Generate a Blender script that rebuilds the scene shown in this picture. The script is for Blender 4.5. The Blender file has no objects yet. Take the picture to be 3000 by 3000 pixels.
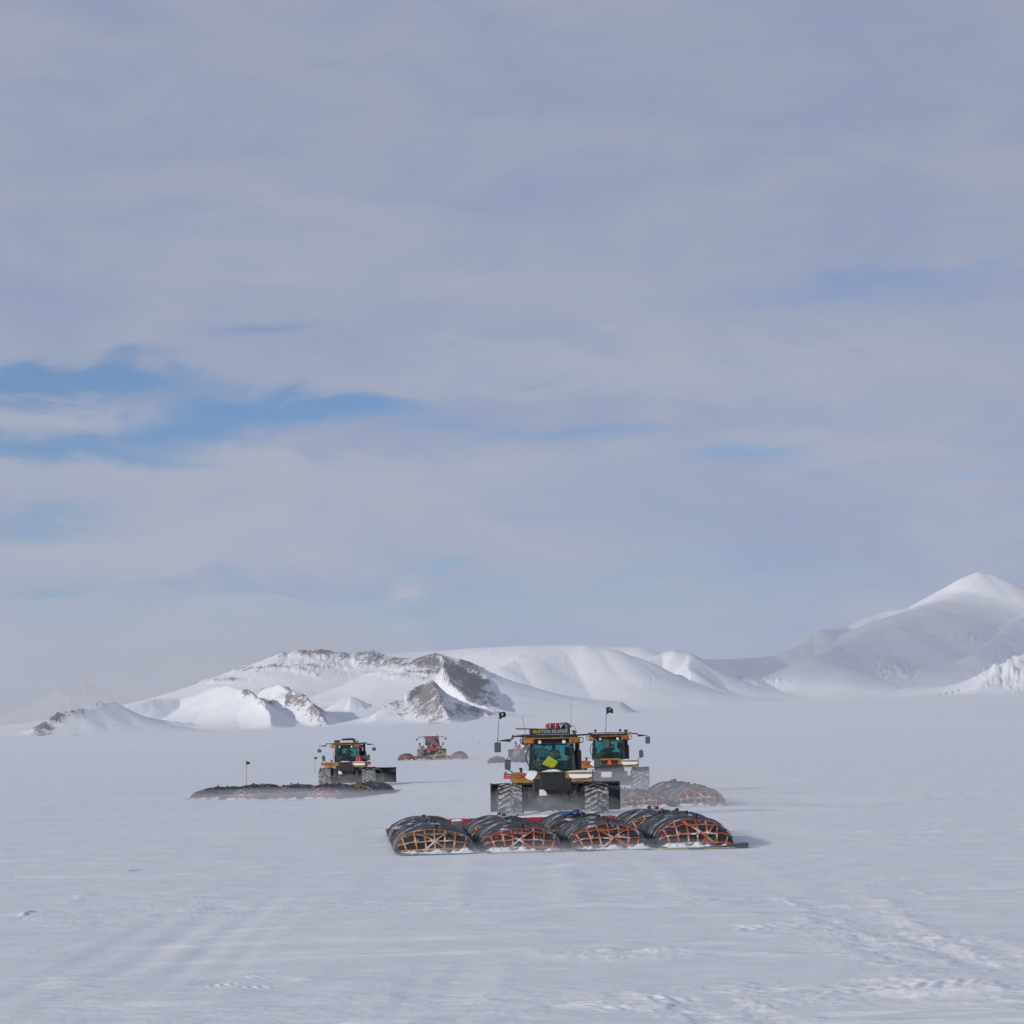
import bpy, bmesh, math, random
import numpy as np
from mathutils import Vector, Matrix

random.seed(7)
SC = bpy.context.scene
COL = SC.collection
R = math.radians
PI = math.pi

# ------------------------------------------------------------------ camera model
F = 7210.0                 # focal length in photo pixels (3000 px wide)
EYE = 3.3
ROLL = math.atan(0.02)
PITCH = math.atan(652.0 / F)
c_f = Vector((0, math.cos(PITCH), math.sin(PITCH)))
c_r0 = Vector((1, 0, 0))
c_u0 = c_r0.cross(c_f)
c_r = c_r0 * math.cos(ROLL) - c_u0 * math.sin(ROLL)
c_u = c_r0 * math.sin(ROLL) + c_u0 * math.cos(ROLL)


def ray(px, py):
    return c_r * ((px - 1500) / F) + c_u * ((1500 - py) / F) + c_f


def at_depth(px, py, D):
    d = ray(px, py)
    return Vector((0, 0, EYE)) + d * (D / d.y)


def on_ground(px, py, z=0.0):
    d = ray(px, py)
    return Vector((0, 0, EYE)) + d * ((z - EYE) / d.z)


SUN_AZ = R(-124)      # bearing of the sun from +Y (clockwise positive): left and slightly behind
SUN_EL = R(19)
sd = Vector((math.sin(SUN_AZ) * math.cos(SUN_EL), math.cos(SUN_AZ) * math.cos(SUN_EL), math.sin(SUN_EL)))


# ------------------------------------------------------------------ numpy noise
def _hash(ix, iy, seed):
    n = (ix.astype(np.int64) * 374761393 + iy.astype(np.int64) * 668265263 + seed * 974711) & 0xFFFFFFFF
    n = ((n ^ (n >> 13)) * 1274126177) & 0xFFFFFFFF
    n = n ^ (n >> 16)
    return (n & 0xFFFFFF) / float(0xFFFFFF)


def vnoise(x, y, seed=0):
    x0 = np.floor(x); y0 = np.floor(y)
    fx = x - x0; fy = y - y0
    fx = fx * fx * fx * (fx * (fx * 6 - 15) + 10); fy = fy * fy * fy * (fy * (fy * 6 - 15) + 10)
    a = _hash(x0, y0, seed); b = _hash(x0 + 1, y0, seed)
    c = _hash(x0, y0 + 1, seed); d = _hash(x0 + 1, y0 + 1, seed)
    return (a + (b - a) * fx) * (1 - fy) + (c + (d - c) * fx) * fy


def fbm(x, y, oct=4, seed=0, gain=0.5):
    s = np.zeros_like(x); a = 1.0; t = 0.0
    for i in range(oct):
        s = s + a * (vnoise(x * 2 ** i + 17.3 * i, y * 2 ** i - 9.1 * i, seed + i) - 0.5)
        t += a; a *= gain
    return s / t * 2.0


def sstep(a, b, x):
    t = np.clip((x - a) / (b - a), 0, 1)
    return t * t * (3 - 2 * t)


# ------------------------------------------------------------------ tags
def tag(o, label=None, cat=None, group=None, kind=None):
    if label: o['label'] = label
    if cat: o['category'] = cat
    if group: o['group'] = group
    if kind: o['kind'] = kind
    return o


def empty(name, loc, rz=0.0):
    o = bpy.data.objects.new(name, None)
    COL.objects.link(o)
    o.location = loc
    o.rotation_euler = (0, 0, rz)
    o.empty_display_size = 0.3
    return o


def copy_tree(o, parent=None):
    c = o.copy(); COL.objects.link(c); c.parent = parent
    for ch in list(o.children):
        copy_tree(ch, c)
    return c


# ------------------------------------------------------------------ materials
def new_mat(name):
    m = bpy.data.materials.new(name)
    m.use_nodes = True
    nt = m.node_tree
    nt.nodes.clear()
    out = nt.nodes.new('ShaderNodeOutputMaterial')
    return m, nt, out


def N(nt, t, **kw):
    n = nt.nodes.new(t)
    for k, v in kw.items():
        if k in n.inputs:
            n.inputs[k].default_value = v
        else:
            setattr(n, k, v)
    return n


def ramp(nt, src, a, b):
    m = nt.nodes.new('ShaderNodeMapRange')
    m.interpolation_type = 'SMOOTHSTEP'
    m.inputs['From Min'].default_value = a
    m.inputs['From Max'].default_value = b
    nt.links.new(src, m.inputs['Value'])
    return m.outputs['Result']


def mixc(nt, fac, a, b):
    m = nt.nodes.new('ShaderNodeMix'); m.data_type = 'RGBA'
    if hasattr(fac, 'is_linked') or hasattr(fac, 'links'):
        nt.links.new(fac, m.inputs[0])
    else:
        m.inputs[0].default_value = fac
    for i, v in ((6, a), (7, b)):
        if isinstance(v, (tuple, list)):
            m.inputs[i].default_value = (v[0], v[1], v[2], 1)
        else:
            nt.links.new(v, m.inputs[i])
    return m.outputs[2]


def math_n(nt, op, a, b=None):
    m = nt.nodes.new('ShaderNodeMath'); m.operation = op
    for i, v in enumerate((a, b)):
        if v is None: continue
        if isinstance(v, (int, float)):
            m.inputs[i].default_value = v
        else:
            nt.links.new(v, m.inputs[i])
    return m.outputs[0]


def surf_mat(name, col, rough=0.5, metal=0.0, var=0.25, dirt=None, frost=0.0, frost_scale=5.0, frost_up=0.0, scale=6.0, bump=0.0, emis=None, spec=0.5, fcol=(0.72, 0.74, 0.78)):
    """painted / rubber / cloth surface: colour variation, optional rime of snow"""
    m, nt, out = new_mat(name)
    bs = N(nt, 'ShaderNodeBsdfPrincipled', Roughness=rough, Metallic=metal)
    bs.inputs['Specular IOR Level'].default_value = spec
    tc = N(nt, 'ShaderNodeTexCoord')
    nz = N(nt, 'ShaderNodeTexNoise', Scale=scale, Detail=5.0, Roughness=0.6)
    nt.links.new(tc.outputs['Object'], nz.inputs['Vector'])
    d = dirt or tuple(c * (1 - var) for c in col)
    b = tuple(min(1, c * (1 + var * 0.6)) for c in col)
    c = mixc(nt, ramp(nt, nz.outputs[0], 0.3, 0.7), d, b)
    if frost > 0 or frost_up > 0:
        n2 = N(nt, 'ShaderNodeTexNoise', Scale=frost_scale, Detail=6.0, Roughness=0.65)
        nt.links.new(tc.outputs['Object'], n2.inputs['Vector'])
        v = n2.outputs[0]
        if frost_up > 0:
            ge = N(nt, 'ShaderNodeNewGeometry')
            sp = N(nt, 'ShaderNodeSeparateXYZ')
            nt.links.new(ge.outputs['Normal'], sp.inputs[0])
            v = math_n(nt, 'ADD', v, math_n(nt, 'MULTIPLY', sp.outputs[2], frost_up))
        thr = 0.78 - frost * 0.5
        fm = ramp(nt, v, thr - 0.07, thr + 0.07)
        c = mixc(nt, fm, c, fcol)
        ro = nt.nodes.new('ShaderNodeMix')
        nt.links.new(fm, ro.inputs[0]); ro.inputs[2].default_value = rough; ro.inputs[3].default_value = 0.85
        nt.links.new(ro.outputs[0], bs.inputs['Roughness'])
    nt.links.new(c, bs.inputs['Base Color'])
    if bump > 0:
        bp = N(nt, 'ShaderNodeBump', Strength=bump, Distance=0.02)
        nt.links.new(nz.outputs[0], bp.inputs['Height'])
        nt.links.new(bp.outputs[0], bs.inputs['Normal'])
    if emis:
        bs.inputs['Emission Color'].default_value = (*emis[0], 1)
        bs.inputs['Emission Strength'].default_value = emis[1]
    nt.links.new(bs.outputs[0], out.inputs[0])
    return m


def glass_mat(name, tint):
    m, nt, out = new_mat(name)
    tr = N(nt, 'ShaderNodeBsdfTransparent'); tr.inputs[0].default_value = (*tint, 1)
    gl = N(nt, 'ShaderNodeBsdfGlossy', Roughness=0.05); gl.inputs[0].default_value = (0.8, 0.9, 0.9, 1)
    df = N(nt, 'ShaderNodeBsdfDiffuse'); df.inputs[0].default_value = (0.55, 0.6, 0.62, 1)
    fr = N(nt, 'ShaderNodeFresnel', IOR=1.45)
    mx = N(nt, 'ShaderNodeMixShader')
    nt.links.new(fr.outputs[0], mx.inputs[0]); nt.links.new(tr.outputs[0], mx.inputs[1]); nt.links.new(gl.outputs[0], mx.inputs[2])
    # dried spray on the panes
    tc = N(nt, 'ShaderNodeTexCoord')
    nz = N(nt, 'ShaderNodeTexNoise', Scale=3.0, Detail=6.0, Roughness=0.7)
    nt.links.new(tc.outputs['Object'], nz.inputs['Vector'])
    f = math_n(nt, 'MULTIPLY', ramp(nt, nz.outputs[0], 0.45, 0.8), 0.18)
    m2 = N(nt, 'ShaderNodeMixShader')
    nt.links.new(f, m2.inputs[0]); nt.links.new(mx.outputs[0], m2.inputs[1]); nt.links.new(df.outputs[0], m2.inputs[2])
    nt.links.new(m2.outputs[0], out.inputs[0])
    return m


def snow_mat(name, rock=False, bump=0.3, bscale=3.0, comb=0.0, tint=(0.828, 0.846, 0.90)):
    m, nt, out = new_mat(name)
    bs = N(nt, 'ShaderNodeBsdfPrincipled', Roughness=0.75)
    bs.inputs['Specular IOR Level'].default_value = 0.15
    ge = N(nt, 'ShaderNodeNewGeometry')
    n1 = N(nt, 'ShaderNodeTexNoise', Scale=bscale * 0.13, Detail=6.0, Roughness=0.55)
    nt.links.new(ge.outputs['Position'], n1.inputs['Vector'])
    c = mixc(nt, ramp(nt, n1.outputs[0], 0.3, 0.7), tuple(t * 0.955 for t in tint), tuple(min(0.95, t * 1.03) for t in tint))
    if rock:
        at = N(nt, 'ShaderNodeAttribute', attribute_name='rock')
        nr = N(nt, 'ShaderNodeTexNoise', Scale=0.02, Detail=9.0, Roughness=0.72)
        nt.links.new(ge.outputs['Position'], nr.inputs['Vector'])
        mp = N(nt, 'ShaderNodeMapping'); mp.inputs['Scale'].default_value = (1, 1, 3.5)
        nt.links.new(ge.outputs['Position'], mp.inputs['Vector'])
        nl = N(nt, 'ShaderNodeTexNoise', Scale=0.05, Detail=6.0, Roughness=0.7)
        nt.links.new(mp.outputs[0], nl.inputs['Vector'])
        nh = N(nt, 'ShaderNodeTexNoise', Scale=0.11, Detail=4.0, Roughness=0.65)
        nt.links.new(ge.outputs['Position'], nh.inputs['Vector'])
        v = math_n(nt, 'ADD', at.outputs['Fac'], math_n(nt, 'MULTIPLY', math_n(nt, 'SUBTRACT', nr.outputs[0], 0.5), 1.5))
        v = math_n(nt, 'ADD', v, math_n(nt, 'MULTIPLY', math_n(nt, 'SUBTRACT', nl.outputs[0], 0.5), 1.2))
        v = math_n(nt, 'ADD', v, math_n(nt, 'MULTIPLY', math_n(nt, 'SUBTRACT', nh.outputs[0], 0.5), 2.3))
        rk = mixc(nt, nr.outputs[0], (0.125, 0.108, 0.118), (0.28, 0.245, 0.25))
        c = mixc(nt, ramp(nt, v, 0.26, 0.80), c, rk)
    nt.links.new(c, bs.inputs['Base Color'])
    if bump > 0:
        n2 = N(nt, 'ShaderNodeTexNoise', Scale=bscale, Detail=7.0, Roughness=0.6)
        nt.links.new(ge.outputs['Position'], n2.inputs['Vector'])
        bp = N(nt, 'ShaderNodeBump', Strength=bump, Distance=0.3 / bscale)
        h_ = n2.outputs[0]
        if comb > 0:
            mp2 = N(nt, 'ShaderNodeMapping'); mp2.inputs['Scale'].default_value = (0.45, 1.9, 1.0); mp2.inputs['Rotation'].default_value = (0, 0, 0.25)
            nt.links.new(ge.outputs['Position'], mp2.inputs['Vector'])
            n3 = N(nt, 'ShaderNodeTexNoise', Scale=1.6, Detail=8.0, Roughness=0.68, Distortion=0.6)
            nt.links.new(mp2.outputs[0], n3.inputs['Vector'])
            h_ = math_n(nt, 'ADD', math_n(nt, 'MULTIPLY', h_, 0.5), math_n(nt, 'MULTIPLY', n3.outputs[0], comb))
        nt.links.new(h_, bp.inputs['Height'])
        nt.links.new(bp.outputs[0], bs.inputs['Normal'])
    nt.links.new(bs.outputs[0], out.inputs[0])
    return m


def volume_mat(name, density, col=(0.93, 0.95, 1.0), aniso=0.2):
    m, nt, out = new_mat(name)
    v = N(nt, 'ShaderNodeVolumePrincipled', Density=density, Anisotropy=aniso)
    v.inputs['Color'].default_value = (*col, 1)
    nt.links.new(v.outputs[0], out.inputs['Volume'])
    return m


M = dict(
    yellow=surf_mat('tractor_yellow', (0.35, 0.195, 0.03), 0.45, var=0.25, dirt=(0.20, 0.125, 0.04), frost=0.16, frost_scale=3.5, scale=3),
    black=surf_mat('black_paint', (0.022, 0.023, 0.026), 0.45, var=0.4, frost=0.12, frost_scale=4),
    dark=surf_mat('dark_chassis', (0.035, 0.036, 0.04), 0.6, var=0.5, frost=0.2, frost_scale=2.5, bump=0.3),
    plastic=surf_mat('black_plastic', (0.018, 0.018, 0.02), 0.5, var=0.3),
    belt=surf_mat('rubber_belt', (0.075, 0.075, 0.08), 0.8, var=0.4, frost=0.55, frost_scale=3.0, bump=0.3, fcol=(0.36, 0.37, 0.40)),
    lug=surf_mat('rubber_lug', (0.06, 0.06, 0.065), 0.8, var=0.4, frost=0.40, frost_scale=5, frost_up=0.12, fcol=(0.58, 0.6, 0.63)),
    wheel=surf_mat('wheel_paint', (0.3, 0.18, 0.03), 0.6, var=0.4, frost=0.3),
    steel=surf_mat('blade_steel', (0.035, 0.037, 0.042), 0.55, var=0.4, frost=0.14, frost_scale=1.5),
    grey=surf_mat('grey_metal', (0.3, 0.3, 0.3), 0.4, metal=0.6),
    amber=surf_mat('amber_lens', (0.62, 0.15, 0.02), 0.15, var=0.3),
    ambdark=surf_mat('unlit_amber_lens', (0.35, 0.07, 0.025), 0.25, var=0.3),  # unlit look of the right turn signal, put into a darker lens colour
    redlens=surf_mat('red_lens', (0.55, 0.03, 0.02), 0.2, var=0.3),
    redref=surf_mat('red_reflector', (0.6, 0.06, 0.07), 0.35, var=0.25, frost=0.1),
    orange=surf_mat('orange_triangle_paint', (0.75, 0.10, 0.02), 0.5),
    lamp=surf_mat('lamp_lens', (0.75, 0.78, 0.8), 0.1),
    mirror=surf_mat('mirror_glass', (0.14, 0.21, 0.215), 0.05, metal=1.0, var=0.02),  # dark tint stands in for the dark ground and cab it would reflect
    placard=surf_mat('lime_placard', (0.38, 0.43, 0.015), 0.6, var=0.25),
    glass=glass_mat('cab_glass', (0.46, 0.76, 0.74)),
    interior=surf_mat('cab_trim', (0.03, 0.033, 0.035), 0.7),
    white=surf_mat('white_paint', (0.75, 0.75, 0.76), 0.5, var=0.1),
    board=surf_mat('sign_board', (0.025, 0.027, 0.033), 0.5, var=0.5, frost=0.15, frost_scale=2),
    cream=surf_mat('cream_panel', (0.6, 0.58, 0.5), 0.5, var=0.15, frost=0.2),
    letter_y=surf_mat('yellow_letters', (0.7, 0.45, 0.03), 0.5, var=0.1),
    letter_w=surf_mat('white_letters', (0.52, 0.54, 0.57), 0.5, var=0.2),
    snow=snow_mat('packed_snow', bump=0.6, bscale=9.0),
    bladder=surf_mat('bladder_fabric', (0.026, 0.027, 0.032), 0.48, var=0.35, frost=0.10, frost_scale=2.2, frost_up=0.13, scale=3, bump=0.3, spec=0.35),  # frost on the tops also paints in their grey sky sheen
    strap_o=surf_mat('orange_strap', (0.42, 0.10, 0.04), 0.8, var=0.35, frost=0.37, frost_scale=2.0),
    strap_t=surf_mat('tan_strap', (0.42, 0.19, 0.065), 0.8, var=0.35, frost=0.37, frost_scale=2.0),
    strap_k=surf_mat('dark_strap', (0.10, 0.03, 0.025), 0.8, var=0.4, frost=0.22, frost_scale=2.0),
    cord=surf_mat('dark_cord', (0.02, 0.02, 0.024), 0.8),
    cordf=surf_mat('frosted_cord', (0.45, 0.46, 0.5), 0.8, var=0.5),
    blue=surf_mat('blue_strap', (0.03, 0.09, 0.3), 0.7, var=0.4, frost=0.25),
    sheet=surf_mat('sled_plastic', (0.03, 0.03, 0.034), 0.4, frost=0.18, frost_scale=1.5, frost_up=0.12),
    yrope=surf_mat('yellow_rope', (0.5, 0.47, 0.12), 0.8, frost=0.3),
    rope=surf_mat('tow_rope', (0.2, 0.18, 0.15), 0.8),
    barred=surf_mat('spreader_red', (0.42, 0.035, 0.075), 0.45, var=0.2, frost=0.08, frost_up=0.25),
    crane=surf_mat('crane_red', (0.34, 0.055, 0.075), 0.45, var=0.2, frost=0.1),
    bag=surf_mat('red_bag', (0.28, 0.012, 0.02), 0.7, var=0.5, scale=8),
    tarp=surf_mat('navy_tarp', (0.05, 0.06, 0.1), 0.7, var=0.6, frost=0.3, frost_scale=9),
    tarp2=surf_mat('grey_tarp', (0.35, 0.36, 0.4), 0.7, var=0.5),
    flag=surf_mat('flag_black', (0.012, 0.012, 0.013), 0.9),
    green=surf_mat('flag_green', (0.012, 0.09, 0.06), 0.9),
    bamboo=surf_mat('bamboo', (0.3, 0.23, 0.12), 0.7),
    rod=surf_mat('rod_brown', (0.2, 0.05, 0.05), 0.6),
    skin=surf_mat('skin', (0.5, 0.26, 0.17), 0.6, var=0.1),
    hair=surf_mat('hair', (0.16, 0.07, 0.03), 0.8),
    tan=surf_mat('tan_jacket', (0.55, 0.33, 0.18), 0.9),
    navy=surf_mat('dark_jacket', (0.02, 0.024, 0.035), 0.9),
    trousers=surf_mat('dark_trousers', (0.02, 0.02, 0.022), 0.9),
    boxy=surf_mat('ochre_frame', (0.42, 0.30, 0.09), 0.6, var=0.3, frost=0.15),
)


# ------------------------------------------------------------------ mesh builder
class MB:
    def __init__(s):
        s.v = []; s.f = []; s.mi = []; s.cur = 0

    def add(s, vs, fs):
        o = len(s.v)
        s.v += [tuple(p) for p in vs]
        for f in fs:
            s.f.append(tuple(i + o for i in f)); s.mi.append(s.cur)
        return s

    def box(s, x0, x1, y0, y1, z0, z1, r=0.0, rot=None, piv=None, seg=2):
        bm = bmesh.new()
        bmesh.ops.create_cube(bm, size=1.0)
        for v in bm.verts:
            v.co = Vector(((x0 + x1) / 2 + v.co.x * (x1 - x0), (y0 + y1) / 2 + v.co.y * (y1 - y0), (z0 + z1) / 2 + v.co.z * (z1 - z0)))
        if r > 0:
            bmesh.ops.bevel(bm, geom=list(bm.edges), offset=r, segments=seg, profile=0.5, affect='EDGES')
        return s._take(bm, rot, piv)

    def _take(s, bm, rot=None, piv=None):
        bm.verts.index_update()
        if rot is not None:
            p = Vector(piv or (0, 0, 0))
            for v in bm.verts: v.co = rot @ (v.co - p) + p
        s.add([v.co[:] for v in bm.verts], [[v.index for v in f.verts] for f in bm.faces])
        bm.free()
        return s

    def hexa(s, lo, hi):
        """lo, hi: 4 points each (ring order)"""
        return s.add(list(lo) + list(hi), [(3, 2, 1, 0), (4, 5, 6, 7), (0, 1, 5, 4), (1, 2, 6, 5), (2, 3, 7, 6), (3, 0, 4, 7)])

    def tube(s, pts, r, n=8, cap=True):
        pts = [Vector(p) for p in pts]
        rs = r if isinstance(r, (list, tuple)) else [r] * len(pts)
        vs = []; fs = []
        prev = None
        for i, p in enumerate(pts):
            a = pts[max(0, i - 1)]; b = pts[min(len(pts) - 1, i + 1)]
            t = (b - a)
            if t.length < 1e-9: t = Vector((0, 0, 1))
            t.normalize()
            if prev is None:
                ref = Vector((0, 0, 1)) if abs(t.z) < 0.9 else Vector((1, 0, 0))
                u = t.cross(ref).normalized()
            else:
                u = (prev - t * prev.dot(t))
                u = u.normalized() if u.length > 1e-6 else t.orthogonal().normalized()
            prev = u
            w = t.cross(u)
            for k in range(n):
                an = 2 * PI * k / n
                vs.append(p + u * (math.cos(an) * rs[i]) + w * (math.sin(an) * rs[i]))
        for i in range(len(pts) - 1):
            for k in range(n):
                k2 = (k + 1) % n
                fs.append((i * n + k, i * n + k2, (i + 1) * n + k2, (i + 1) * n + k))
        if cap:
            fs.append(tuple(range(n - 1, -1, -1))); fs.append(tuple((len(pts) - 1) * n + k for k in range(n)))
        return s.add(vs, fs)

    def prism(s, poly, a, b, axis='x'):
        """poly in the other two axes, extruded from a to b"""
        def P(p, t):
            return {'x': (t, p[0], p[1]), 'y': (p[0], t, p[1]), 'z': (p[0], p[1], t)}[axis]
        n = len(poly)
        vs = [P(p, a) for p in poly] + [P(p, b) for p in poly]
        fs = [tuple(range(n - 1, -1, -1)), tuple(range(n, 2 * n))]
        for i in range(n):
            j = (i + 1) % n
            fs.append((i, j, n + j, n + i))
        return s.add(vs, fs)

    def ell(s, c, rad, n=12, m=8, e=1.0, jitter=0.0):
        vs = []; fs = []
        def sp(v): return math.copysign(abs(v) ** e, v)
        for i in range(m + 1):
            ph = -PI / 2 + PI * i / m
            for k in range(n):
                th = 2 * PI * k / n
                j = 1 + random.uniform(-jitter, jitter)
                vs.append((c[0] + rad[0] * sp(math.cos(ph)) * sp(math.cos(th)) * j, c[1] + rad[1] * sp(math.cos(ph)) * sp(math.sin(th)) * j, c[2] + rad[2] * sp(math.sin(ph)) * j))
        for i in range(m):
            for k in range(n):
                k2 = (k + 1) % n
                fs.append((i * n + k, i * n + k2, (i + 1) * n + k2, (i + 1) * n + k))
        return s.add(vs, fs)

    def build(s, name, mats, parent=None, smooth=False):
        if not isinstance(mats, (list, tuple)): mats = [mats]
        me = bpy.data.meshes.new(name)
        me.from_pydata(s.v, [], s.f)
        for m in mats: me.materials.append(m)
        if len(mats) > 1: me.polygons.foreach_set('material_index', s.mi)
        bm = bmesh.new(); bm.from_mesh(me)
        bmesh.ops.remove_doubles(bm, verts=bm.verts, dist=1e-6)
        bmesh.ops.recalc_face_normals(bm, faces=bm.faces)
        bm.to_mesh(me); bm.free()
        if smooth: me.polygons.foreach_set('use_smooth', [True] * len(me.polygons))
        o = bpy.data.objects.new(name, me)
        COL.objects.link(o)
        if parent: o.parent = parent
        return o


def text_mesh(body, size, mat, parent, loc, name='lettering', shear=0.0):
    cu = bpy.data.curves.new(name, 'FONT')
    cu.body = body; cu.size = size; cu.extrude = 0.003; cu.shear = shear
    cu.space_character = 1.05
    o = bpy.data.objects.new('tmp_text', cu)
    COL.objects.link(o)
    dg = bpy.context.evaluated_depsgraph_get()
    me = bpy.data.meshes.new_from_object(o.evaluated_get(dg))
    bpy.data.objects.remove(o)
    me.materials.clear(); me.materials.append(mat)
    xs = [v.co.x for v in me.vertices]
    t = bpy.data.objects.new(name, me); COL.objects.link(t)
    t.parent = parent
    t.rotation_euler = (R(90), 0, 0)
    t.location = loc
    return t, (min(xs), max(xs))


# ------------------------------------------------------------------ ground
KX = [-2000, 100, 800, 1300, 1700, 2300, 2840, 5000]
KV = [0.0045, 0.0043, 0.0056, 0.0064, 0.0096, 0.0122, 0.0136, 0.0136]


def ground_far(x, y):
    """broad shape of the ice plain"""
    D = np.sqrt(x * x + y * y)
    px = 1500 + F * x / np.maximum(y, 1.0)
    px = np.where(y > 1, np.clip(px, -2000, 5000), 1500)
    k = np.interp(px, KX, KV)
    t = np.maximum(D - 1500, 0)
    rise = k * (np.sqrt(t * t + 400.0 ** 2) - 400.0)
    rise = rise * np.where(y > 0, 1, 0.0)
    dip = -0.45 * np.exp(-(((x + 13) / 12) ** 2 + ((y - 165) / 45) ** 2))
    und = 0.12 * fbm(x / 60, y / 60, 3, 5) * np.exp(-D / 1500) * sstep(150, 350, D)
    big = fbm(x / 900, y / 900, 3, 8) * sstep(1500, 5000, D) * 5
    return rise + dip + und + big


BANDS = []     # (list of ground points, half width, depth, lug, berm)


def band(pts, w=0.45, depth=0.03, lug=0.012, berm=0.015, pitch=0.28, lump=0.0):
    BANDS.append(([on_ground(*p).to_2d() for p in pts], w, depth, lug, berm, pitch, lump))


# ruts and tread prints seen on the photograph's snow
band([(-200, 3040), (180, 2890), (420, 2760), (640, 2640)], 0.62, 0.016, 0.003, 0.006)
band([(120, 3060), (330, 2900), (500, 2800), (780, 2610)], 0.62, 0.016, 0.003, 0.006)
band([(420, 3010), (640, 2800), (900, 2600)], 0.5, 0.010, 0.002, 0.005)
band([(545, 2885), (720, 2868), (905, 2862)], 1.2, 0.0, 0.022, 0.0, 0.16)
band([(1990, 2930), (2300, 2915), (2600, 2895), (2990, 2880)], 0.9, 0.012, 0.018, 0.012, 0.25, 0.02)
band([(2380, 2600), (2520, 2700), (2700, 2800), (3100, 2920)], 0.65, 0.03, 0.004, 0.018, 0.28, 0.025)
band([(2690, 2720), (2830, 2770), (3080, 2880)], 0.55, 0.02, 0.006, 0.016, 0.28, 0.022)
band([(1580, 2795), (1800, 2798), (2060, 2798)], 0.42, -0.035, 0.018, 0.03, 0.26, 0.03)
band([(1700, 2652), (2000, 2640), (2330, 2640)], 0.8, 0.005, 0.03, 0.012, 0.3, 0.012)
band([(2110, 2722), (2380, 2716)], 0.7, 0.005, 0.028, 0.012, 0.3, 0.012)
band([(1220, 3030), (1290, 2880), (1350, 2790)], 0.5, 0.008, 0.005, 0.005)
band([(1330, 3030), (1370, 2880), (1420, 2790)], 0.35, 0.007, 0.005, 0.004)
band([(1700, 2965), (1850, 2940), (2050, 2945)], 0.8, 0.0, 0.03, 0.01, 0.25, 0.01)
band([(2020, 2890), (2120, 2960), (2250, 3060)], 0.5, 0.012, 0.008, 0.01, 0.28, 0.03)
band([(690, 2540), (760, 2541), (830, 2540)], 0.25, -0.03, 0.0, 0.0)
band([(480, 2634), (560, 2634), (620, 2631)], 0.25, -0.035, 0.0, 0.0)
band([(1000, 2648), (1300, 2655), (1500, 2660)], 0.5, 0.0, 0.008, 0.02, 0.4, 0.015)


for lane in (1290, 1530, 1770, 2010):
    band([(lane - 10, 2500), (1600 + (lane - 1600) * 1.25, 2560), (1640 + (lane - 1600) * 1.6, 2680)], 0.9, 0.014, 0.0, 0.006)
PATCHES = []
for q in [(228, 2632, 32, 14, .09), (75, 2678, 9, 6, .16), (382, 2553, 14, 7, .12), (430, 2634, 110, 14, .035), (560, 2634, 70, 5, .07), (560, 2668, 40, 4, .05), (750, 2544, 80, 5, .07),
          (250, 2920, 240, 40, .03), (560, 2960, 220, 40, .03), (900, 2860, 50, 22, .06), (1080, 2880, 120, 40, .035), (1130, 2925, 60, 12, .05), (1400, 2925, 220, 30, .035), (1250, 2650, 200, 10, .02),
          (1610, 2792, 55, 7, .10), (1800, 2797, 150, 12, .06), (2010, 2797, 60, 6, .08), (1180, 2790, 40, 5, .04), (1700, 2590, 160, 10, .025), (1850, 2600, 130, 14, .035), (1960, 2598, 60, 12, .04),
          (1800, 2655, 200, 14, .03), (2130, 2650, 220, 18, .035), (2320, 2650, 10, 6, .12), (2220, 2722, 130, 12, .025), (2450, 2700, 40, 12, .10), (2540, 2735, 80, 26, .10), (2620, 2770, 60, 22, .08), (2500, 2780, 90, 18, .05),
          (2640, 2700, 40, 12, .04), (2760, 2755, 60, 24, .07), (2900, 2755, 80, 20, .04), (1900, 2920, 230, 40, .02), (1870, 2965, 160, 18, .03), (2450, 2915, 260, 26, .025), (2720, 2880, 170, 18, .07), (2800, 2925, 160, 40, .07), (2950, 2920, 90, 40, .06),
          (2700, 2614, 14, 8, .14), (2800, 2628, 120, 10, .05), (2920, 2628, 80, 8, .04), (2420, 2425, 90, 10, .05), (2600, 2475, 70, 10, .06), (2880, 2420, 90, 8, .05), (2250, 2535, 30, 8, .05), (2350, 2475, 200, 8, .03), (2070, 2600, 40, 16, .04),
          (2030, 2755, 40, 10, .05), (420, 2405, 60, 4, .05), (60, 2640, 50, 6, .03), (100, 2780, 180, 14, .025), (1900, 2720, 160, 10, .02), (1130, 2730, 60, 6, .04), (900, 2750, 60, 8, .03), (1300, 2870, 70, 8, .04), (1420, 2872, 100, 6, .03), (30, 2990, 260, 24, .04)]:
    px, py, rx, ry, am = q
    c_ = on_ground(px, py); lo_ = on_ground(px, py + ry); hi_ = on_ground(px, py - ry)
    PATCHES.append((c_.x, c_.y, rx * c_.y / F, (hi_.y - lo_.y) / 2, am * (0.75 if px < 2100 else 0.95)))


def patch_z(x, y):
    z = np.zeros_like(x)
    for (cx, cy, rx, ry, am) in PATCHES:
        sel = (np.abs(x - cx) < rx * 2.2) & (np.abs(y - cy) < ry * 2.2)
        if not sel.any(): continue
        xs, ys = x[sel], y[sel]
        g = np.exp(-((xs - cx) / rx) ** 2 - ((ys - cy) / ry) ** 2)
        sc = 0.28 + 0.0035 * cy
        n = fbm(xs / (sc * 1.8), ys / (sc * 1.2), 4, 601, 0.6)
        z[sel] += am * g * (0.35 + 1.3 * np.maximum(n, -0.15))
    return z


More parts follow.
